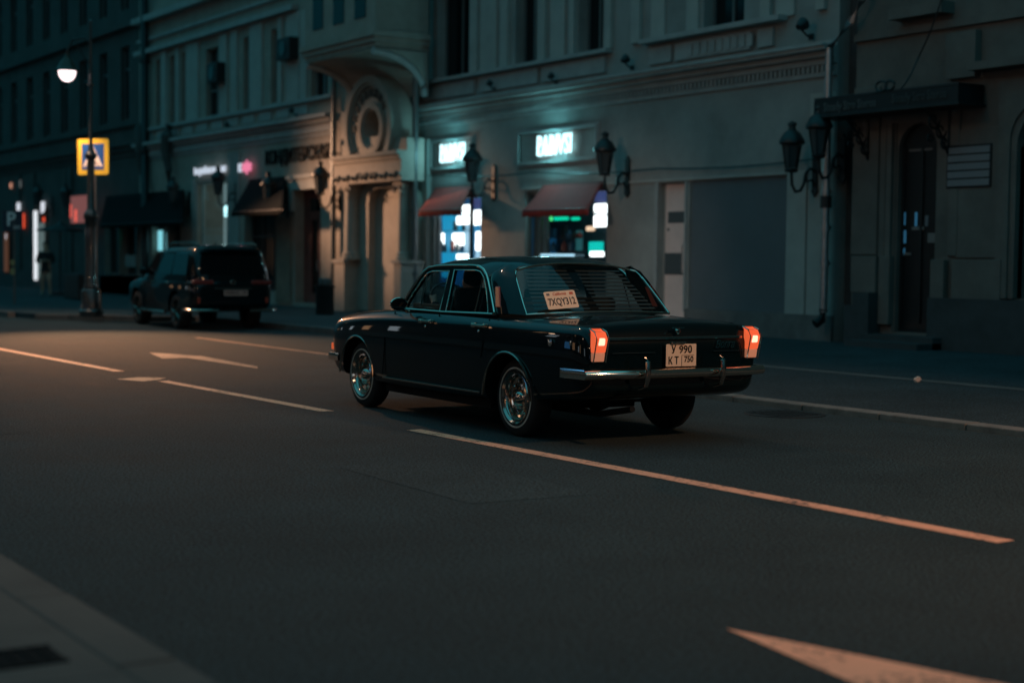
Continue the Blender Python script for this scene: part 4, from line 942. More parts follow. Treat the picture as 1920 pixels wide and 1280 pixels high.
MB().prism(rsq(HS, .05, 0), (0, .02, 0), face).build('yellow_plate', mat('sign_yellow', (.75, .50, .045), .5, emit=(1, .60, .07), estr=.12), cs_)  # faint emission put into the sign sheets for retroreflected lamp light
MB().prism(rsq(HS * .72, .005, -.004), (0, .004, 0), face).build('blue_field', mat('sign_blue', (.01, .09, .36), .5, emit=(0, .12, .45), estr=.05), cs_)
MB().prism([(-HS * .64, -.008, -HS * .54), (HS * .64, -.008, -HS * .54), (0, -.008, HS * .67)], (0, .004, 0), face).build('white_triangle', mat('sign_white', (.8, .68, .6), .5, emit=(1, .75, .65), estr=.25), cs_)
b = MB(); h = HS
def seg2(b, p, q, w, y=-.012):
    p = Vector((p[0] * h, 0, p[1] * h)); q = Vector((q[0] * h, 0, q[1] * h)); d = (q - p).normalized(); n_ = Vector((-d.z, 0, d.x)) * w * h
    b.prism([(v.x, y, v.z) for v in (p + n_, q + n_, q - n_, p - n_)], (0, .004, 0), face)
seg2(b, (.02, .20), (-.02, -.10), .07); seg2(b, (-.02, -.10), (.22, -.38), .045); seg2(b, (-.02, -.08), (-.16, -.38), .045); seg2(b, (.04, .16), (.20, .04), .03); seg2(b, (.20, .04), (.22, -.08), .03); seg2(b, (0, .16), (-.14, -.02), .03)
b.prism([(h * (.03 + .065 * math.cos(k)), -.012, h * (.30 + .065 * math.sin(k))) for k in [i * .7 for i in range(9)]], (0, .004, 0), face)
for x0 in (-.42, -.2, .05, .28): b.prism([(h * x0, -.012, -.47 * h), (h * (x0 + .12), -.012, -.47 * h), (h * (x0 + .10), -.012, -.41 * h), (h * (x0 + .02), -.012, -.41 * h)], (0, .004, 0), face)
b.build('walking_figure', M_BLK, cs_)

# parking sign at the far left
pb = gnd(25, 570, .12); PS = empty('parking_sign', pb, 0, 'dark square parking sign with pale letter P on a thin pole at the left edge', 'road sign')
k = (pb.length) / 40
pz = at(25, 412, pb.y).z - .15
b = MB(); b.tube([(0, .03, 0), (0, .03, pz + .35)], .032, 10); b.build('pole', mat('pole_dim', (.09, .09, .085), .5), PS, smooth=True)
face = Matrix.Translation((0, -.01, pz)) @ Matrix.Rotation(R(52), 4, 'Z')
MB().prism(rsq(.28, .04, 0), (0, .02, 0), face).build('sign_plate', mat('parking_plate', (.012, .03, .05), .5), PS)
b = MB(); b.text('P', face @ Matrix.Translation((-.04, -.008, .03)) @ TF, .52, .003, .24, .008); b.text('203', face @ Matrix.Translation((.12, -.008, -.18)) @ TF, .13, .003); b.build('lettering', mat('parking_letter', (.8, .8, .78), .6), PS)
b = MB(); b.prism([(-.06, -.02, -1.20), (.06, -.02, -1.20), (.06, -.02, -1.05), (-.06, -.02, -1.05)], (0, .01, 0), face).prism([(-.06, -.02, -1.45), (.06, -.02, -1.45), (.06, -.02, -1.28), (-.06, -.02, -1.28)], (0, .01, 0), face); b.build('sticker', mat('sticker_yellow', (.35, .27, .12), .6), PS)
# closed parasol stand near the pedestrian
pm = gnd(113, 552, .15); PM = empty('parasol', pm, 0, 'closed dark cafe parasol stand behind the walking person', 'parasol')
MB().tube([(0, 0, 0), (0, 0, 2.3)], .03, 8).lathe([(0, 0), (.3, 0), (.3, .08), (0, .1)], None, 16).build('pole', M_IRON, PM); MB().lathe([(.0, 2.5), (.12, 2.35), (.75, 2.18), (.77, 2.12), (.0, 2.2)], None, 10).build('canopy', M_IRON, PM)
a = gnd(145, 560, .15)
pt = empty('planter', a, 0, 'low black planter box behind the lamp post', 'planter'); MB().box(-.7, .7, -.2, .2, 0, .75).build('planter_box', M_IRON, pt, bevel=.02)

# ================================================================== people (skinned skeletons)
def figure(name, joints, bones, m, parent=None, sub=2, root='pelvis'):
    names = list(joints); bm_v = [Vector(joints[n][:3]) for n in names]
    me = bpy.data.meshes.new(name); me.from_pydata(bm_v, [(names.index(a), names.index(c)) for a, c in bones], [])
    o = bpy.data.objects.new(name, me); COL.objects.link(o); o.modifiers.new('k', 'SKIN'); su = o.modifiers.new('s', 'SUBSURF'); su.levels = su.render_levels = sub
    sk = me.skin_vertices[0].data
    for i, n in enumerate(names):
        r = joints[n][3]; sk[i].radius = r if isinstance(r, tuple) else (r, r); sk[i].use_root = (n == root)
    dg = bpy.context.evaluated_depsgraph_get(); bpy.context.view_layer.update()
    me2 = bpy.data.meshes.new_from_object(o.evaluated_get(dg)); bpy.data.objects.remove(o)
    for p in me2.polygons: p.use_smooth = True
    o = bpy.data.objects.new(name, me2); COL.objects.link(o); me2.materials.clear(); me2.materials.append(m)
    if parent: o.parent = parent
    return o
M_SKIN = mat('skin', (.45, .27, .19), .6); M_SHIRT = mat('shirt_dark', (.012, .014, .016), .9, var=.3, scale=6); M_SHORTS = mat('shorts_tan', (.55, .38, .28), .9, var=.2, scale=8); M_LEG = mat('socks_dark', (.03, .025, .022), .9)
ph = gnd(86, 555, .12)
pe = empty('person', ph, R(62), 'person in dark top and light knee-length shorts standing near the white upright light bar, hands at the chest', 'person')
pe['label'] = 'person in dark top and knee-length tan shorts standing left of the lamp post'
J = dict(pelvis=(0, 0, .95, .13), spine=(0, .0, 1.12, (.15, .11)), chest=(0, .0, 1.32, (.18, .12)), neck=(0, -.01, 1.48, .06), head0=(0, -.02, 1.58, .085), head1=(0, -.02, 1.69, .085), head2=(0, -.015, 1.75, .05),
         hl=(.10, 0, .90, .09), kl=(.12, -.02, .50, .06), al=(.13, .05, .10, .045), tl=(.14, -.10, .03, .035), hr=(-.10, 0, .90, .09), kr=(-.12, .04, .50, .06), ar=(-.13, .10, .10, .045), tr=(-.14, -.05, .03, .035),
         sl=(.20, 0, 1.40, .07), el=(.27, -.02, 1.13, .05), wl=(.10, -.25, 1.16, .033), pl_=(.04, -.30, 1.18, .03), sr=(-.20, 0, 1.40, .07), er=(-.27, -.02, 1.13, .05), wr=(-.10, -.25, 1.14, .033), pr_=(-.03, -.30, 1.16, .03))
BN = [('pelvis', 'spine'), ('spine', 'chest'), ('chest', 'neck'), ('neck', 'head0'), ('head0', 'head1'), ('head1', 'head2'), ('pelvis', 'hl'), ('hl', 'kl'), ('kl', 'al'), ('al', 'tl'), ('pelvis', 'hr'), ('hr', 'kr'), ('kr', 'ar'), ('ar', 'tr'),
      ('chest', 'sl'), ('sl', 'el'), ('el', 'wl'), ('wl', 'pl_'), ('chest', 'sr'), ('sr', 'er'), ('er', 'wr'), ('wr', 'pr_')]
for s_, w in ((1, 'pl_'), (-1, 'pr_')):
    bx, by, bz = J[w][:3]
    for k in range(4):
        J['f%s%d' % (w, k)] = (bx - s_ * .05 - .004 * k * s_, by - .045 + .012 * k, bz - .03 + .022 * k, .009); BN.append((w, 'f%s%d' % (w, k)))
    J['t' + w] = (bx - s_ * .01, by - .05, bz + .05, .010); BN.append((w, 't' + w))
figure('body', J, BN, M_SKIN, pe)
inf = lambda d, k=.012: {n: (*v[:3], (v[3][0] + k, v[3][1] + k) if isinstance(v[3], tuple) else v[3] + k) for n, v in d.items()}
SH = {n: J[n] for n in ('pelvis', 'spine', 'chest', 'sl', 'el', 'sr', 'er')}; SH['neckb'] = (0, -.01, 1.44, .06); SH['hem'] = (0, 0, .86, (.15, .12)); SH['wl2'] = (.16, -.18, 1.15, .042); SH['wr2'] = (-.16, -.18, 1.13, .042)
figure('shirt', inf(SH, .018), [('hem', 'pelvis'), ('pelvis', 'spine'), ('spine', 'chest'), ('chest', 'neckb'), ('chest', 'sl'), ('sl', 'el'), ('el', 'wl2'), ('chest', 'sr'), ('sr', 'er'), ('er', 'wr2')], M_SHIRT, pe)
SO = {'pelvis': (0, 0, .86, .12), 'hl': (.10, 0, .78, .10), 'kl': (.12, -.01, .50, .085), 'hr': (-.10, 0, .78, .10), 'kr': (-.12, .03, .50, .085)}
figure('shorts', SO, [('pelvis', 'hl'), ('hl', 'kl'), ('pelvis', 'hr'), ('hr', 'kr')], M_SHORTS, pe)
b = MB(); bmesh.ops.create_icosphere(b.bm, subdivisions=3, radius=.11, matrix=Matrix.Translation((0, .005, 1.69)) @ Matrix.Diagonal((.88, 1.0, 1.05, 1)))
for v in b.bm.verts:
    if v.co.y < -.06 and v.co.z < 1.72: v.co.y = -.05
b.build('hair', M_BLK, pe, smooth=True)
for s_, (x, y) in ((1, (.14, -.03)), (-1, (-.14, .02))):
    b = MB(); bmesh.ops.create_icosphere(b.bm, subdivisions=2, radius=.06, matrix=Matrix.Translation((x, y, .05)) @ Matrix.Diagonal((.8, 2.1, .8, 1))); b.build('shoe', mat('shoe_grey', (.2, .18, .17), .8), pe, smooth=True)

# ================================================================== the black saloon
CAR = empty('saloon_car', (-10.299, 7.646, 0), 0, 'black classic four-door saloon with glowing tail lights driving away on the road', 'car')
# local axes: +X forward, +Y left
hd = .0375
CAR.matrix_world = Matrix.Translation((-10.299, 7.646, 0)) @ Matrix.Rotation(PI - hd, 4, 'Z')
def lerp(a, c, t): return a + (c - a) * t
def interp(tab, x):
    if x <= tab[0][0]: return tab[0][1:]
    for p, q in zip(tab, tab[1:]):
        if x <= q[0]:
            t = (x - p[0]) / (q[0] - p[0]); return tuple(lerp(a, c, t) for a, c in zip(p[1:], q[1:]))
    return tab[-1][1:]
def bake(o, name=None):
    """apply an object's modifiers"""
    bpy.context.view_layer.update(); dg = bpy.context.evaluated_depsgraph_get()
    me = bpy.data.meshes.new_from_object(o.evaluated_get(dg)); o.modifiers.clear(); old = o.data; o.data = me; bpy.data.meshes.remove(old); return o
# station table: x, half width max, half width at deck edge, z bottom, z deck edge, z deck centre, z of widest line, z of shoulder
ST = [(-1.04, .79, .74, .44, .80, .80, .66, .78), (-1.00, .83, .775, .40, .900, .915, .70, .86), (-.94, .85, .785, .37, .925, .955, .72, .89), (-.75, .865, .79, .34, .93, .975, .73, .895), (-.35, .885, .795, .30, .94, .985, .74, .90), (.1, .895, .80, .28, .945, .985, .74, .905),
      (.6, .90, .805, .26, .955, .975, .74, .905), (1.3, .90, .81, .25, .955, .975, .74, .90), (2.0, .90, .81, .25, .95, .985, .74, .895), (2.35, .895, .805, .25, .94, .985, .73, .885), (2.8, .885, .79, .27, .915, .955, .72, .865), (3.15, .87, .775, .28, .88, .915, .70, .835),
      (3.33, .855, .765, .29, .855, .88, .68, .81), (3.42, .84, .75, .31, .82, .835, .64, .78), (3.46, .82, .73, .36, .76, .77, .60, .73)]
def section(st, k=1.0):
    x, wm, wt, zb, ze, zc, zw, zs = st
    P = [(0, zb), (wm * .75, zb), (wm - .06, zb + .005), (wm - .02, zb + .06), (wm - .008, (zb + zw) / 2), (wm, zw), (wm - .012, zs - .03), (wm - .035, zs), (wt + .01, ze - .006), (wt - .03, ze + .004), (wt * .6, lerp(ze, zc, .75)), (wt * .25, zc), (0, zc)]
    return [(x, y, z) for y, z in P]
rows = []
for st in ST:
    h_ = section(st); rows.append(h_ + [(x, -y, z) for x, y, z in h_[-2:0:-1]])
def cap(row, dx, f=.985):
    cx = sum(p[0] for p in row) / len(row); cz = (max(p[2] for p in row) + min(p[2] for p in row)) / 2
    return [(p[0] + dx, p[1] * f, cz + (p[2] - cz) * f) for p in row]
rows = [cap(rows[0], -.008, .97)] + rows + [cap(rows[-1], .008, .96)]
b = MB(); V = b.grid(rows, True); b.bm.faces.new(V[0]); b.bm.faces.new(V[-1][::-1])
body = b.build('body', M_PAINTBLK, CAR, smooth=True)
su = body.modifiers.new('s', 'SUBSURF'); su.levels = su.render_levels = 2
cuts = []
for x, r_ in ((0.0, .362), (2.8, .362)):
    for s_ in (1, -1):
        m = MB(); m.lathe([(0, 0), (r_, 0), (r_, .42), (0, .42)], Matrix.Translation((x, s_ * .98 if s_ > 0 else -.56, .315)) @ Matrix.Rotation(R(90), 4, 'X'), 48)
        c = m.build('cutter', M_BLK, CAR); cuts.append(c); bo = body.modifiers.new('c', 'BOOLEAN'); bo.object = c; bo.operation = 'DIFFERENCE'; bo.solver = 'EXACT'
bake(body)
for p in body.data.polygons: p.use_smooth = True
body.data.set_sharp_from_angle(angle=R(42))
for c in cuts: bpy.data.objects.remove(c)

# greenhouse
def sy(z): return .795 - (z - .955) * .30          # side glass plane half width at height z
def zr(x): return interp([(1.80, 1.395), (1.6, 1.43), (1.3, 1.452), (.9, 1.458), (.6, 1.445), (.42, 1.415), (.34, 1.395)], x) if False else interp([(.34, 1.385), (.42, 1.412), (.6, 1.445), (.9, 1.458), (1.3, 1.452), (1.6, 1.432), (1.80, 1.395)], x)[0]
GUT = [(1.99, .985), (1.95, 1.065), (1.886, 1.151), (1.81, 1.24), (1.744, 1.308), (1.663, 1.346), (1.501, 1.363), (1.232, 1.369), (.95, 1.370), (.837, 1.368), (.763, 1.357), (.688, 1.334), (.62, 1.293), (.556, 1.233), (.468, 1.14), (.40, 1.065), (.33, .985)]
def roof_row(x, xe, ze, n=16):
    """across the car from gutter to gutter; centre at x, edge at (xe, ze)"""
    out = []
    ye = sy(ze) + .012; zc = zr(x)
    for i in range(n + 1):
        u = -1 + 2 * i / n; a = abs(u)
        k = 1 - a ** 2.6; 
        z = ze + (zc - ze) * (1 - a ** 3.2) ** .75 if a < 1 else ze
        out.append((lerp(x, xe, a ** 2), u * ye, z))
    return out
b = MB()
RR = [roof_row(1.84, 1.69, 1.335), roof_row(1.76, 1.62, 1.352), roof_row(1.6, 1.5, 1.362), roof_row(1.3, 1.25, 1.368), roof_row(1.0, 1.0, 1.37), roof_row(.8, .85, 1.368), roof_row(.6, .75, 1.354), roof_row(.44, .66, 1.318), roof_row(.36, .60, 1.275)]
b.grid(RR); b.build('roof', M_PAINTBLK, CAR, smooth=True, angle=80)
# rear pillars: from gutter line to the rear window edge
RWE = [(-.02, .715, .975), (.05, .706, 1.06), (.14, .692, 1.16), (.235, .668, 1.26), (.305, .638, 1.335), (.345, .56, 1.372)]   # rear window side edge (x, y, z)
FRE = [(.335, sy(.97) + .010, .965), (.42, sy(1.07) + .010, 1.07), (.50, sy(1.16) + .010, 1.16), (.57, sy(1.25) + .010, 1.245), (.60, sy(1.29) + .005, 1.29), (.52, .62, 1.365)]
for s_ in (1, -1):
    rows = []
    for (x0, y0, z0), (x1, y1, z1) in zip(FRE, RWE):
        rows.append([(lerp(x0, x1, t), s_ * (lerp(y0, y1, t) + .045 * math.sin(PI * t) * (1 - .3 * t)), lerp(z0, z1, t) + .012 * math.sin(PI * t)) for t in [k / 8 for k in range(9)]])
    b = MB(); b.grid(rows); b.build('rear_pillar', M_PAINTBLK, CAR, smooth=True, angle=80)
def ring_panel(outer, inner, f, m=3):
    b = MB(); rows = [[f(*(lerp(o[k], i[k], t) for k in (0, 1))) for o, i in zip(outer, inner)] for t in [j / m for j in range(m + 1)]]
    b.grid(rows, True); return b
def resample(poly, n):
    P = [Vector((*p, 0)) for p in poly]; L = [(P[(i + 1) % len(P)] - P[i]).length for i in range(len(P))]; T = sum(L); out = []; i = 0; acc = 0
    for k in range(n):
        d = T * k / n
        while acc + L[i] < d: acc += L[i]; i += 1
        out.append(tuple(P[i].lerp(P[(i + 1) % len(P)], (d - acc) / L[i]))[:2])
    return out
def smooth_poly(poly, r=.25):
    out = []
    n = len(poly)
    for i, p in enumerate(poly):
        a, c = poly[i - 1], poly[(i + 1) % n]
        for t in (r, r * .35): out.append((lerp(p[0], a[0], t) if False else lerp(p[0], a[0], t), lerp(p[1], a[1], t)))
        for t in (r * .35, r): out.append((lerp(p[0], c[0], t), lerp(p[1], c[1], t)))
    return out
FW = [(1.93, .972), (1.274, .965), (1.295, 1.318), (1.60, 1.312), (1.675, 1.295), (1.754, 1.232), (1.90, 1.045)]
RW = [(1.165, .968), (.44, .978), (.565, 1.155), (.664, 1.272), (.745, 1.318), (.84, 1.329), (1.208, 1.328)]
for s_ in (1, -1):
    f = lambda x, z, s_=s_: (x, s_ * sy(z), z)
    # upper side frame as one sheet with two holes, tessellated
    from mathutils.geometry import tessellate_polygon
    outer = [(2.02, .955), (1.3, .95), (.30, .955), (.344, 1.0), (.468, 1.137), (.556, 1.229), (.62, 1.289), (.688, 1.330), (.763, 1.352), (.837, 1.362), (1.232, 1.364), (1.50, 1.358), (1.663, 1.341), (1.744, 1.303), (1.81, 1.235), (1.886, 1.147), (1.975, 1.02)]
    loops = [[Vector((x, z, 0)) for x, z in L_] for L_ in (outer, FW, RW)]
    flatv = [p for L_ in loops for p in L_]; tri = tessellate_polygon(loops)
    b = MB(); vs = [b.bm.verts.new(f(p.x, p.y)) for p in flatv]
    for t in tri:
        try: b.bm.faces.new([vs[i] for i in t])
        except ValueError: pass
    o = b.build('window_surround', M_PAINTBLK, CAR); so = o.modifiers.new('s', 'SOLIDIFY'); so.thickness = .03; so.offset = 0
    for nm, W_ in (('front_side_glass', FW), ('rear_side_glass', RW)):
        b = MB(); b.bm.faces.new([b.bm.verts.new(Vector(f(x, z)) - Vector((0, s_ * .004, 0))) for x, z in W_]); g = b.build(nm, M_CARGL, CAR)
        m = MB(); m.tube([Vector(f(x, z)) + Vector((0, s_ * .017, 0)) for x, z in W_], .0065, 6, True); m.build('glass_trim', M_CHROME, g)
    m = MB(); m.tube([Vector(f(x, z)) + Vector((0, s_ * .015, 0)) for x, z in ((.665, .98), (.687, 1.285))], .007, 6); m.build('quarter_bar', M_CHROME_D, CAR); m = MB(); m.tube([Vector(f(x, z)) + Vector((0, s_ * .015, 0)) for x, z in ((1.65, .97), (1.69, 1.285))], .007, 6); m.build('quarter_bar', M_CHROME_D, CAR)
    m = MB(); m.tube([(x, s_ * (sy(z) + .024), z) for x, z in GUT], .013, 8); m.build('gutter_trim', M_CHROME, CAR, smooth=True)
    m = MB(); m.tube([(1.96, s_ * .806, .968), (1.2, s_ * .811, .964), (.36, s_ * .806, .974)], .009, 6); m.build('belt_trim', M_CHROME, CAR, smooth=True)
    m = MB(); m.box(.42, 2.2, s_ * .893 - .006, s_ * .893 + .006, .318, .338); m.build('sill_trim', M_CHROME_D, CAR, bevel=.004)
    for x in (1.355, .42):
        m = MB(); m.box(x - .10, x + .10, s_ * .915 - .012, s_ * .915 + .012, .868, .890); m.box(x - .11, x - .07, s_ * .90 - .02, s_ * .90 + .015, .862, .896); m.box(x + .06, x + .115, s_ * .90 - .02, s_ * .90 + .018, .860, .900)
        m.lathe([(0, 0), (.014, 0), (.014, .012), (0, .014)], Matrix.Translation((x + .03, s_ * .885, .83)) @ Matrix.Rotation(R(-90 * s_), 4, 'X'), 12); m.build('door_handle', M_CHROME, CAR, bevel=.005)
    # thin door shut lines
    m = MB()
    for path in (((1.22, .95), (1.22, .36)), ((.36, .93), (.36, .76), (.40, .62)), ((2.06, .94), (2.16, .70), (2.2, .36))):
        for (x0, z0), (x1, z1) in zip(path, path[1:]): m.box(-.003, .003, -.004, .004, 0, math.hypot(x1 - x0, z1 - z0), Matrix.Translation((x0, s_ * (.897 if z0 < .9 else .84), z0)) @ Matrix.Rotation(math.atan2(x1 - x0, z1 - z0), 4, 'Y'))
    m.build('door_gap', M_BLK, CAR)
    # rear pillar badge lamp
    m = MB(); m.prism([(.40, s_ * .752, 1.20), (.345, s_ * .748, 1.20), (.255, s_ * .785, 1.03), (.33, s_ * .79, 1.03)], (0, s_ * .014, 0)); pl_ = m.build('pillar_lamp', mat('pillar_lens', (.14, .018, .012), .2, coat=.5, emit=(1, .2, .12), estr=.03), CAR, bevel=.006)
    # wheel arch lips
    for x in (0.0, 2.8):
        m = MB(); m.tube([(x + .368 * math.cos(a), s_ * (.893 if x < 1 else .878), .315 + .368 * math.sin(a)) for a in [PI * k / 20 * 1.0 for k in range(0, 21)]], .011, 6); m.build('arch_trim', M_CHROME_D if x else M_CHROME_D, CAR, smooth=True)
    # mirror
    if s_ == 1:
        m = MB(); m.tube([(1.80, .83, .945), (1.80, .90, .97), (1.80, .93, 1.0)], .012, 8); m.build('mirror_arm', M_CHROME, CAR)
        m = MB(); m.lathe([(0, .03), (.05, .025), (.068, .0), (.066, -.008), (0, -.01)], Matrix.Translation((1.78, .95, 1.015)) @ Matrix.Rotation(R(90), 4, 'Y') @ Matrix.Diagonal((.85, 1.25, 1, 1)), 20); m.build('mirror', M_PAINTBLK, CAR, smooth=True, angle=50)
        m = MB(); m.lathe([(.066, 0), (.071, .004), (.071, .012), (.066, .014)], Matrix.Translation((1.766, .95, 1.015)) @ Matrix.Rotation(R(90), 4, 'Y') @ Matrix.Diagonal((.85, 1.25, 1, 1)), 20); m.build('mirror_rim', M_CHROME, CAR, smooth=True)
# rear window with bowed glass, trim and louvre blind
def fr(y, t):
    """rear window surface: t 0 bottom .. 1 top"""
    hw = lerp(.715, .625, t); x = lerp(-.09, .375, t) + (.075 - .12 * t) * (abs(y) ** 2.2) / (hw ** 2.2) ; z = lerp(1.0, 1.394, t) - (.045 * t + .02) * abs(y / hw) ** 2.6
    return (x, y, z)
b = MB(); b.grid([[fr(lerp(.715, .625, t) * u, t) for u in [-1 + k / 8 for k in range(17)]] for t in [k / 8 for k in range(9)]]); rg = b.build('rear_window', M_CARGL, CAR, smooth=True)
loop = [fr(lerp(.715, .625, 0) * u, 0) for u in [-1 + k / 8 for k in range(17)]] + [fr(lerp(.715, .625, t), t) for t in (.2, .4, .6, .8, .93)] + [fr(.60 * -u, 1) for u in [-1 + k / 8 for k in range(17)]] + [fr(-lerp(.715, .625, t), t) for t in (.93, .8, .6, .4, .2)]
m = MB(); m.tube(loop, .0095, 8, True); m.build('window_trim', M_CHROME, rg, smooth=True)
for k in range(11):
    t = .10 + .078 * k; w = lerp(.62, .47, t); xx = fr(0, t)[0] + .09; zz = fr(0, t)[2] - .015
    for ya, yb in ((-w, -.03), (.06, w)):
        m = MB(); m.box(xx - .012, xx + .012, ya, yb, zz - .002, zz + .003, Matrix.Translation((xx, 0, zz)) @ Matrix.Rotation(R(-22), 4, 'Y') @ Matrix.Translation((-xx, 0, -zz))); m.build('blind_slat', mat('blind_slat_grey', (.09, .09, .085), .5), CAR)
# sill panel below the rear window
b = MB(); b.grid([[(-.13 + .12 * abs(u) ** 2.2, .73 * u, .985 - .01 * abs(u)) for u in [-1 + k / 8 for k in range(17)]], [fr(.715 * u, 0) for u in [-1 + k / 8 for k in range(17)]]]); b.build('scuttle_panel', M_PAINTBLK, CAR, smooth=True)
# windscreen
def fw_(y, t):
    hw = lerp(.76, .64, t); return (lerp(2.13, 1.85, t) - (.14 + .00 * t) * (abs(y) / hw) ** 2.2, y, lerp(.985, 1.395, t) - .06 * t * (abs(y) / hw) ** 2.4)
b = MB(); b.grid([[fw_(lerp(.76, .64, t) * u, t) for u in [-1 + k / 8 for k in range(17)]] for t in [k / 6 for k in range(7)]]); b.build('windscreen', M_CARGL, CAR, smooth=True)
# foreign plate propped inside the rear window, right side up
Mp = Matrix.Translation((.03, .41, 1.095)) @ Matrix.Rotation(R(0), 4, 'Y')
RX = Matrix(((0, 0, -1, 0), (-1, 0, 0, 0), (0, 1, 0, 0), (0, 0, 0, 1)))    # plate text frame: right = -Y, up = +Z, facing -X
tilt = Matrix.Rotation(R(26), 4, 'Y')
base = Matrix.Translation((-.055, .41, 1.10)) @ tilt @ RX @ Matrix.Rotation(R(4), 4, 'Z')
cp = empty('licence_plate', (0, 0, 0)); cp.parent = None
cp.matrix_world = CAR.matrix_world @ base; tag(cp, 'tan licence plate reading 7XQY312 propped inside the rear window of the saloon', 'licence plate')
M_TAN = mat('plate_tan', (.80, .62, .46), .5)
MB().prism(rsq(1, .12, 0), (0, .003, 0), Matrix.Rotation(R(90), 4, 'X') @ Matrix.Diagonal((.152, 1, .078, 1))).build('plate_blank', M_TAN, cp)
MB().text('7XQY312', Matrix.Translation((0, -.018, .004)), .088, .001, .265, .0015).build('characters', mat('plate_char', (.03, .03, .04), .6), cp)
MB().text('California', Matrix.Translation((-.005, .052, .004)), .036, .001, .13, .0005, .25).build('state_name', mat('plate_red', (.55, .10, .05), .6), cp)
MB().box(-.13, -.10, .042, .062, .003, .0045).build('sticker', mat('sticker_grey', (.12, .12, .14), .6), cp); MB().box(.095, .13, .040, .062, .003, .0045).build('sticker', mat('plate_red', ()), cp)
# tail lights
for s_ in (1, -1):
    y0, y1 = (.68, .778) if s_ > 0 else (-.79, -.692)
    prof = [(-1.02, .905), (-1.085, .885), (-1.115, .835), (-1.10, .78), (-1.085, .735)]
    def lens(pts, back=-1.03):
        m = MB(); m.prism([(back, y0, pts[0][1])] + [(x, y0, z) for x, z in pts] + [(back, y0, pts[-1][1])], (0, y1 - y0, 0)); return m
    tl = lens(prof).build('tail_light', M_RED_T, CAR, bevel=.008)
    lens([(-1.086, .733), (-1.072, .665)]).build('clear_lens', M_WHT_T, tl, bevel=.006)
    m = MB(); m.prism([(-1.06, y0 + .02, .878), (-1.118, y0 + .02, .838), (-1.112, y0 + .02, .79), (-1.06, y0 + .02, .775)], (0, y1 - y0 - .04, 0)); m.build('bright_lens', M_REDHOT, tl, bevel=.008)
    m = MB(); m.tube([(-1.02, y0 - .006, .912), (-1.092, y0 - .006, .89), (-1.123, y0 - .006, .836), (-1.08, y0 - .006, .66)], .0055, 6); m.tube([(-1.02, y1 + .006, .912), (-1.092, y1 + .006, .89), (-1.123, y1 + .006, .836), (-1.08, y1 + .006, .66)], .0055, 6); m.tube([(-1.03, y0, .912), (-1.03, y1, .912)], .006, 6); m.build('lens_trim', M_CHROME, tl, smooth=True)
# rear panel trims, boot lid edge, lock, badge, plate
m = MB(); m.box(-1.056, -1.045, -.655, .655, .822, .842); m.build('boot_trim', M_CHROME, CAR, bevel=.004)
m = MB(); m.box(-1.064, -1.052, .20, .60, .722, .728); m.box(-1.064, -1.052, -.66, -.36, .722, .728); m.build('rear_molding', M_CHROME_D, CAR)
m = MB(); m.tube([(-.10, .66, .962), (-.90, .675, .935), (-1.01, .66, .905)], .003, 5); m.tube([(-.10, -.66, .962), (-.90, -.675, .935), (-1.01, -.66, .905)], .003, 5); m.build('boot_gap', M_BLK, CAR)
m = MB(); m.lathe([(0, 0), (.022, 0), (.022, .012), (.012, .018), (0, .018)], Matrix.Translation((-1.045, -.02, .885)) @ Matrix.Rotation(R(-90), 4, 'Y'), 16); m.box(-1.07, -1.045, -.07, .03, .905, .915); m.build('boot_lock', M_CHROME, CAR)
m = MB(); m.text('Волга', Matrix.Translation((-1.066, -.47, .775)) @ RX, .085, .002, .19, .0, .45); m.build('badge', M_CHROME, CAR)
pt_ = MB(); pt_.prism(rsq(1, .08, 0), (0, .004, 0), Matrix.Translation((-1.075, -.035, .70)) @ RX @ Matrix.Rotation(R(90), 4, 'X') @ Matrix.Diagonal((.145, 1, .086, 1))); plate = pt_.build('number_plate', mat('plate_lit', (.74, .60, .46), .45), CAR)
def ptxt(body, y, z, sz, w, par, x=-1.0815, bold=.0012): 
    return MB().text(body, Matrix.Translation((x, y, z)) @ RX, sz, .0008, w, bold)
m = ptxt('У', .04, .742, .085, .045, plate); m.text('990', Matrix.Translation((-1.0815, -.075, .742)) @ RX, .085, .0008, .125, .0012); m.text('К', Matrix.Translation((-1.0815, .07, .657)) @ RX, .08, .0008, .038, .0012); m.text('Т', Matrix.Translation((-1.0815, .01, .657)) @ RX, .08, .0008, .038, .0012); m.text('750', Matrix.Translation((-1.0815, -.107, .666)) @ RX, .066, .0008, .088, .0008)
m.box(-1.0815, -1.080, -.041, -.038, .616, .70); m.box(-1.0815, -1.080, -.155, -.041, .698, .70); m.build('characters', M_BLK, plate)
m = MB(); m.box(-1.10, -1.06, -.07, .07, .79, .803); m.build('plate_lamp', M_CHROME, CAR, bevel=.004)
# bumpers: curved blades with overriders
def blade(xc, xe, yw, z0, z1, name, x_wrap):
    pts = []
    for k in range(-12, 13):
        u = k / 12; a = abs(u); y = yw * u; x = xc + (xe - xc) * a ** 3; pts.append((x, y))
    s_ = 1 if x_wrap > xe else -1
    pts = [(x_wrap, -yw - .02)] + pts + [(x_wrap, yw + .02)]
    b = MB(); rows = []
    d = -.03 if xc < 0 else .03
    for x, y in pts:
        k = .3 if abs(y) > yw else 1
        rows.append([(x - d, y * .985, z0 - .006), (x + d * .2, y, z0 - .002), (x + d * .9 * k, y, z0 + (z1 - z0) * .3), (x + d * k, y, z0 + (z1 - z0) * .55), (x + d * .6 * k, y, z1 - .012), (x - d * .2, y, z1), (x - d, y * .985, z1 - .004)])
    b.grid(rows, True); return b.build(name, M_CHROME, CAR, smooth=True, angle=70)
rb_ = blade(-1.125, -1.07, .86, .535, .605, 'rear_bumper', -.78)
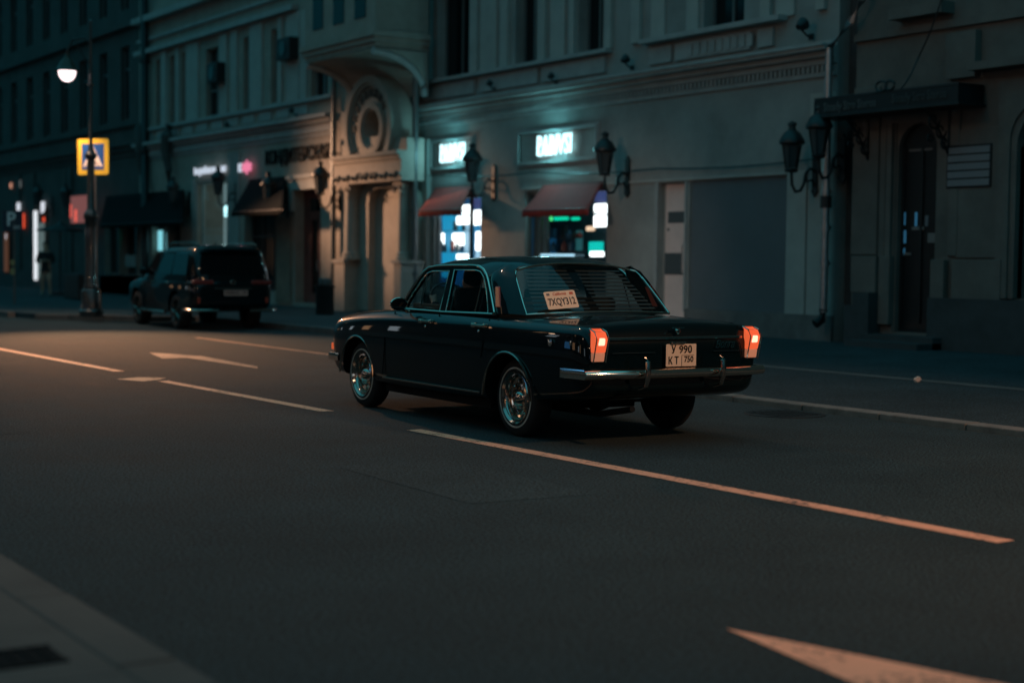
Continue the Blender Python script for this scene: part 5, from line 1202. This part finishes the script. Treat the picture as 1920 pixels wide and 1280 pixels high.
fb_ = blade(3.56, 3.50, .84, .42, .49, 'front_bumper', 3.25)
for y in (.36, -.36):
    m = MB(); m.tube([(-1.165, y, .475), (-1.185, y, .53), (-1.19, y, .60), (-1.185, y, .66), (-1.165, y, .695)], [.014, .020, .021, .020, .014], 10, flat=1.1); m.tube([(-1.10, y + .02, .45), (-1.15, y, .47), (-1.165, y, .475)], .010, 8); m.build('overrider', M_CHROME_D, rb_, smooth=True)
# front corner turn lamp, headlight rim
for s_ in (1, -1):
    m = MB(); m.box(3.38, 3.47, s_ * .815 - .02, s_ * .815 + .02, .52, .585); m.build('turn_lamp', mat('turn_amber', (.6, .08, .02), .3, emit=(1, .16, .05), estr=.45), CAR, bevel=.008)
    m = MB(); m.lathe([(.0, .0), (.085, .0), (.10, .02), (.095, .035), (.08, .03), (0, .04)], Matrix.Translation((3.44, s_ * .70, .70)) @ Matrix.Rotation(R(90), 4, 'Y'), 24); m.build('headlight', M_CHROME, CAR, smooth=True)
m = MB(); m.box(3.45, 3.475, -.58, .58, .60, .78)
m.build('grille', M_CHROME_D, CAR, bevel=.01)
m = MB(); m.tube([(2.14, .30, .995), (2.10, .18, 1.03), (2.03, .02, 1.12)], .006, 6); m.build('wiper', M_IRON, CAR)
m = MB(); m.lathe([(0, 0), (.012, 0), (.018, .006), (0, .01)], Matrix.Translation((-.93, .885, .80)) @ Matrix.Rotation(R(-90), 4, 'X'), 12); m.lathe([(0, 0), (.028, 0), (.03, .008), (0, .012)], Matrix.Translation((-.62, .868, .79)) @ Matrix.Rotation(R(-90), 4, 'X'), 16); m.build('side_reflector', M_CHROME, CAR)
# fuel tank / exhaust / axle under the tail
m = MB(); m.tube([(0, -.6, .31), (0, .6, .31)], .05, 10); m.lathe([(0, -.14), (.10, -.12), (.14, 0), (.10, .12), (0, .14)], Matrix.Translation((0, 0, .31)) @ Matrix.Rotation(R(90), 4, 'Y'), 16); m.build('rear_axle', M_BLK, CAR, smooth=True)
m = MB(); m.box(.1, 3.2, -.45, .45, .19, .29); m.box(.42, 2.36, -.78, .78, .19, .28); m.build('underbody', M_BLK, CAR)
m = MB(); m.tube([(1.5, .35, .2), (-.6, .38, .22), (-1.08, .42, .30)], .025, 8); m.build('exhaust', M_BLK, CAR)
# wheels
def wheel(x, y, s_, parent, Rt=.315, wt=.17, rw=.212, style='rings', name='wheel'):
    """s_ = outward direction along y; lathe axis z mapped to outward y"""
    root_m = Matrix.Translation((x, y, Rt)) @ Matrix.Rotation(R(-90 * s_), 4, 'X')
    t = MB(); t.lathe([(rw - .045, -wt), (Rt - .03, -wt), (Rt - .004, -wt + .03), (Rt, -wt / 2), (Rt - .004, -.03), (Rt - .02, -.006), (rw + .03, .002), (rw + .002, .002)], root_m, 48)
    ty = t.build(name, M_RUBBER, parent, smooth=True, angle=50)
    if style == 'rings':
        w = MB(); w.lathe([(.245, -.004), (.244, .006), (.233, .008), (.231, 0)], root_m, 56); w.build('whitewall', M_WHITEW, ty, smooth=True)
        q_ = rw / .235; r_ = MB(); r_.lathe([(a_ * q_, z_) for a_, z_ in ((.234, .006), (.228, .000), (.216, -.012), (.200, -.010), (.193, -.018), (.186, -.055), (.155, -.065), (.135, -.055), (.125, -.040), (.105, -.036), (.095, -.055), (.075, -.05), (.065, -.03), (.05, -.012), (.03, -.002), (.0, .0))], root_m, 56); rim = r_.build('rim', M_CHROME_D, ty, smooth=True, angle=40)
        for k in range(10):
            a = k * PI / 5; q = MB(); q.lathe([(0, .0), (.016, .0), (.011, .008), (0, .010)], root_m @ Matrix.Translation((.135 * math.cos(a), .135 * math.sin(a), -.055)), 8); q.build('wheel_boss', M_CHROME_D, rim, smooth=True)
    else:
        r_ = MB(); r_.lathe([(rw, 0), (rw - .01, -.01), (rw - .03, -.03), (rw - .035, -.08), (0, -.09)], root_m, 40); rim = r_.build('rim', mat('rim_dark', (.05, .05, .05), .4, metal=.5), ty, smooth=True, angle=50)
        for k in range(5):
            for d in (-.13, .13):
                a = k * 2 * PI / 5; q = MB(); q.tube([root_m @ Vector((.04 * math.cos(a), .04 * math.sin(a), -.012)), root_m @ Vector(((rw - .01) * math.cos(a + d), (rw - .01) * math.sin(a + d), -.012))], .018, 6); q.build('spoke', M_CHROME_D, rim)
    return ty
for x in (0, 2.8):
    for s_ in (1, -1): wheel(x, s_ * (.80 if x == 0 else .815), s_, CAR)
# interior: floor shelf, seats, wheel
m = MB(); m.box(.62, .78, -.62, .62, .97, 1.10); m.build('rear_seat', M_INT, CAR, bevel=.04)
for y in (.36, -.36):
    m = MB(); m.box(1.28, 1.40, y - .25, y + .25, .97, 1.17); m.build('front_seat', M_INT, CAR, bevel=.04)
m = MB(); m.tube([(1.93 + .05 * math.sin(a), .36 + .19 * math.cos(a), 1.05 + .15 * math.sin(a)) for a in [k * PI / 10 for k in range(20)]], .011, 6, True); m.build('steering_wheel', mat('wheel_ivory', (.12, .10, .09), .4), CAR)
for s_ in (1, -1):
    m = MB(); m.box(1.29, 1.86, s_ * .755 - .012, s_ * .755 + .012, .975, 1.025); m.build('door_card', M_INT_L, CAR, bevel=.01)
m = MB(); m.box(1.72, 1.74, -.09, .12, 1.30, 1.35); m.build('inner_mirror', M_BLK, CAR)
# driver
dv = empty('person'); dv.matrix_world = CAR.matrix_world @ Matrix.Translation((1.47, .36, 0)); tag(dv, 'driver in dark clothes seated behind the wheel of the black saloon', 'person')
DJ = dict(pelvis=(-.02, 0, .62, (.17, .13)), belly=(-.03, 0, .80, (.16, .12)), chest=(-.02, 0, .97, (.17, .12)), neck=(.0, 0, 1.11, .055), head0=(.02, 0, 1.17, .07), head1=(.03, 0, 1.25, .085), head2=(.02, 0, 1.31, .055), nose=(.125, 0, 1.215, .014),
          sl=(-.01, .19, 1.03, .065), el=(.14, .27, .88, .05), wl=(.36, .20, 1.02, .032), pl_=(.42, .17, 1.06, .028), sr=(-.01, -.19, 1.03, .065), er=(.14, -.27, .88, .05), wr=(.36, -.20, 1.02, .032), pr_=(.42, -.17, 1.06, .028))
DB = [('pelvis', 'belly'), ('belly', 'chest'), ('chest', 'neck'), ('neck', 'head0'), ('head0', 'head1'), ('head1', 'head2'), ('head0', 'nose'), ('chest', 'sl'), ('sl', 'el'), ('el', 'wl'), ('wl', 'pl_'), ('chest', 'sr'), ('sr', 'er'), ('er', 'wr'), ('wr', 'pr_')]
for w, s_ in (('pl_', 1), ('pr_', -1)):
    bx, by, bz = DJ[w][:3]
    for k in range(4): DJ['f%s%d' % (w, k)] = (bx + .06 - .008 * k, by + .02 * s_, bz + .03 - .02 * k, .009); DB.append((w, 'f%s%d' % (w, k)))
    DJ['t' + w] = (bx + .02, by - .03 * s_, bz + .04, .010); DB.append((w, 't' + w))
figure('body', DJ, DB, M_SKIN, dv)
figure('jacket', inf({k: v for k, v in DJ.items() if k in ('pelvis', 'belly', 'chest', 'sl', 'el', 'wl', 'sr', 'er', 'wr')}, .014), [d for d in DB if all(k in ('pelvis', 'belly', 'chest', 'sl', 'el', 'wl', 'sr', 'er', 'wr') for k in d)], M_SHIRT, dv)
b = MB(); bmesh.ops.create_icosphere(b.bm, subdivisions=3, radius=.105, matrix=Matrix.Translation((.0, 0, 1.262)) @ Matrix.Diagonal((1.0, .86, .92, 1)))
for v in b.bm.verts:
    if v.co.x > .06 and v.co.z < 1.29: v.co.x = .05
b.build('hair', M_BLK, dv, smooth=True)

# ================================================================== parked black off-road car
SUVL = gnd(330, 617, 0)
SUV = empty('parked_car', (0, 0, 0), 0, 'large black off-road estate car parked at the kerb beside the lamp post', 'car')
sa = R(3.0)
SUV.matrix_world = Matrix.Translation((SUVL.x + .83 * math.sin(sa), SUVL.y + .83 * math.cos(sa), 0)) @ Matrix.Rotation(PI - sa, 4, 'Z') @ Matrix.Scale(.905, 4)
TS = [(-1.06, .80, .66, .55, .98, 1.02, .80, .95), (-1.02, .90, .80, .50, 1.08, 1.12, .85, 1.04), (-.9, .94, .86, .45, 1.12, 1.16, .88, 1.07), (0, .97, .90, .36, 1.14, 1.18, .90, 1.08), (1.2, .97, .90, .34, 1.13, 1.18, .90, 1.08), (2.2, .965, .89, .34, 1.12, 1.20, .90, 1.07),
      (2.85, .96, .87, .38, 1.10, 1.18, .88, 1.05), (3.4, .94, .84, .42, 1.04, 1.12, .84, .99), (3.7, .88, .76, .46, .96, 1.02, .78, .92), (3.78, .82, .70, .52, .88, .92, .72, .85)]
rows = []
for st_ in TS:
    h_ = section(st_); rows.append(h_ + [(x, -y, z) for x, y, z in h_[-2:0:-1]])
rows = [cap(rows[0], -.01, .95)] + rows + [cap(rows[-1], .01, .95)]
b = MB(); V = b.grid(rows, True); b.bm.faces.new(V[0]); b.bm.faces.new(V[-1][::-1]); sb = b.build('body', M_PAINTBLK, SUV, smooth=True)
su = sb.modifiers.new('s', 'SUBSURF'); su.levels = su.render_levels = 2; cuts = []
for x in (0, 2.85):
    for s_ in (1, -1):
        m = MB(); m.lathe([(0, 0), (.47, 0), (.47, .42), (0, .42)], Matrix.Translation((x, 1.05 if s_ > 0 else -.63, .40)) @ Matrix.Rotation(R(90), 4, 'X'), 40); c = m.build('cutter', M_BLK, SUV); cuts.append(c)
        bo = sb.modifiers.new('c', 'BOOLEAN'); bo.object = c; bo.operation = 'DIFFERENCE'; bo.solver = 'EXACT'
bake(sb)
for p in sb.data.polygons: p.use_smooth = True
sb.data.set_sharp_from_angle(angle=R(42))
for c in cuts: bpy.data.objects.remove(c)
# cabin: closed loft with dark window panels on it
def cab(x0, x1, w, z, n=14, e=3.0):
    return [(lerp(x0, x1, 0), 0, 0)]
ZL = [(1.06, -1.05, 2.75, .955, .0), (1.16, -1.045, 2.52, .945, 0), (1.30, -1.02, 2.20, .915, 0), (1.45, -.98, 1.92, .88, 0), (1.58, -.94, 1.68, .85, 0), (1.68, -.90, 1.48, .82, 0), (1.76, -.85, 1.28, .78, 0), (1.82, -.75, 1.02, .71, 0), (1.85, -.5, .72, .56, 0), (1.865, -.1, .5, .3, 0)]
def cabrow(z, xa, xb, w, n=64):
    out = []
    for k in range(n):
        a = 2 * PI * k / n; c, s_ = math.cos(a), math.sin(a)
        sx = math.copysign(abs(c) ** .22, c); syy = math.copysign(abs(s_) ** .26, s_)
        out.append(((xa + xb) / 2 + (xb - xa) / 2 * sx, w * syy, z))
    return out
b = MB(); V = b.grid([cabrow(z, xa, xb, w) for z, xa, xb, w, _ in ZL], True); b.bm.faces.new(V[-1]); b.build('cabin', M_PAINTBLK, SUV, smooth=True, angle=60)
M_TINT = mat('tinted_glass', (.002, .003, .004), .04, spec=.4)
def zl(z): return interp([(q[0], q[1], q[2], q[3]) for q in ZL], z)
for s_ in (1, -1):
    for xa, xb, cut in ((1.32, 2.0, .38), (.28, 1.24, 0), (-.72, .20, 0)):
        z0, z1 = 1.20, 1.66
        q = [(xa, z0), (xb + (.12 if cut else 0), z0), (xb - cut, z1), (xa, z1)]
        if xa < -.5: q = [(xa - .05, z0), (xb, z0), (xb, z1), (xa + .12, z1)]
        m = MB(); m.prism([(x, s_ * (zl(z)[2] + .004), z) for x, z in q], (0, s_ * .006, 0)); m.build('side_window', M_TINT, SUV)
    m = MB(); m.tube([(-.75, s_ * .66, 1.86), (-.5, s_ * .67, 1.90), (1.0, s_ * .67, 1.90), (1.2, s_ * .66, 1.85)], .016, 8); m.build('roof_rail', M_CHROME_D, SUV, smooth=True)
    m = MB(); m.tube([(.55, s_ * .99, .36), (2.3, s_ * .99, .36)], .035, 10); m.build('side_step', M_CHROME_D, SUV, smooth=True)
    m = MB(); m.box(2.0, 2.12, s_ * 1.02 - .08, s_ * 1.02 + .08, 1.18, 1.34); m.build('mirror', M_PAINTBLK, SUV, bevel=.04)
    for x in (.45, 1.5):
        m = MB(); m.box(x - .11, x + .11, s_ * .985 - .015, s_ * .985 + .015, 1.0, 1.035); m.build('door_handle', M_CHROME, SUV, bevel=.01)
    m = MB(); m.box(-1.075, -.98, min(s_ * .42, s_ * .90), max(s_ * .42, s_ * .90), 1.0, 1.10); m.build('tail_light', mat('tail_unlit', (.16, .03, .025), .15, coat=1), SUV, bevel=.03)
    m = MB(); m.box(-1.10, -1.04, min(s_ * .74, s_ * .80), max(s_ * .74, s_ * .80), .60, .72); m.build('rear_reflector', mat('reflector_red', (.3, .05, .03), .2, coat=1), SUV, bevel=.01)
    m = MB(); m.tube([(-.75, s_ * 1.0, .44), (-1.05, s_ * .97, .44), (-1.17, s_ * .85, .44), (-1.18, s_ * .36, .44)], .034, 10); m.build('bumper_bar', M_CHROME_D, SUV, smooth=True)
m = MB(); m.prism([(-1.042, -.74, 1.22), (-1.042, .74, 1.22), (-.935, .68, 1.62), (-.935, -.68, 1.62)], (-.012, 0, 0)); m.build('rear_window', M_TINT, SUV)
m = MB(); m.prism([(-.88, -.72, 1.72), (-.88, .72, 1.72), (-1.06, .66, 1.74), (-1.06, -.66, 1.74)], (0, 0, .03)); m.build('spoiler', M_PAINTBLK, SUV, bevel=.012)
m = MB(); m.box(-1.088, -1.06, -.42, .42, .90, .925); m.build('tailgate_strip', M_CHROME_D, SUV, bevel=.006)
m = MB(); m.prism(rsq(1, .1, 0), (0, .004, 0), Matrix.Translation((-1.088, -.06, .82)) @ RX @ Matrix.Rotation(R(90), 4, 'X') @ Matrix.Diagonal((.27, 1, .06, 1))); sp2 = m.build('number_plate', mat('plate_dim', (.34, .28, .26), .5), SUV)
MB().text('Н998АН 199', Matrix.Translation((-1.094, -.06, .82)) @ RX, .10, .001, .48, .002).build('characters', M_BLK, sp2)
m = MB(); m.lathe([(.035, 0), (.045, .003), (.045, .008), (.035, .01)], Matrix.Translation((-1.075, 0, 1.05)) @ Matrix.Rotation(R(-90), 4, 'Y') @ Matrix.Diagonal((1, 1.4, 1, 1)), 20); m.build('badge', M_CHROME, SUV)
m = MB(); m.tube([(.1, 0, 1.86), (.0, 0, 1.92)], .01, 6); m.build('roof_antenna', M_IRON, SUV)
for x in (0, 2.85):
    for s_ in (1, -1): wheel(x, s_ * .93, s_, SUV, .39, .26, .28, 'spokes')
m = MB(); m.lathe([(.0, .0), (.08, .0), (.09, .02), (0, .05)], Matrix.Translation((3.70, .62, .86)) @ Matrix.Rotation(R(90), 4, 'Y'), 16); m.build('headlight', M_CHROME, SUV)
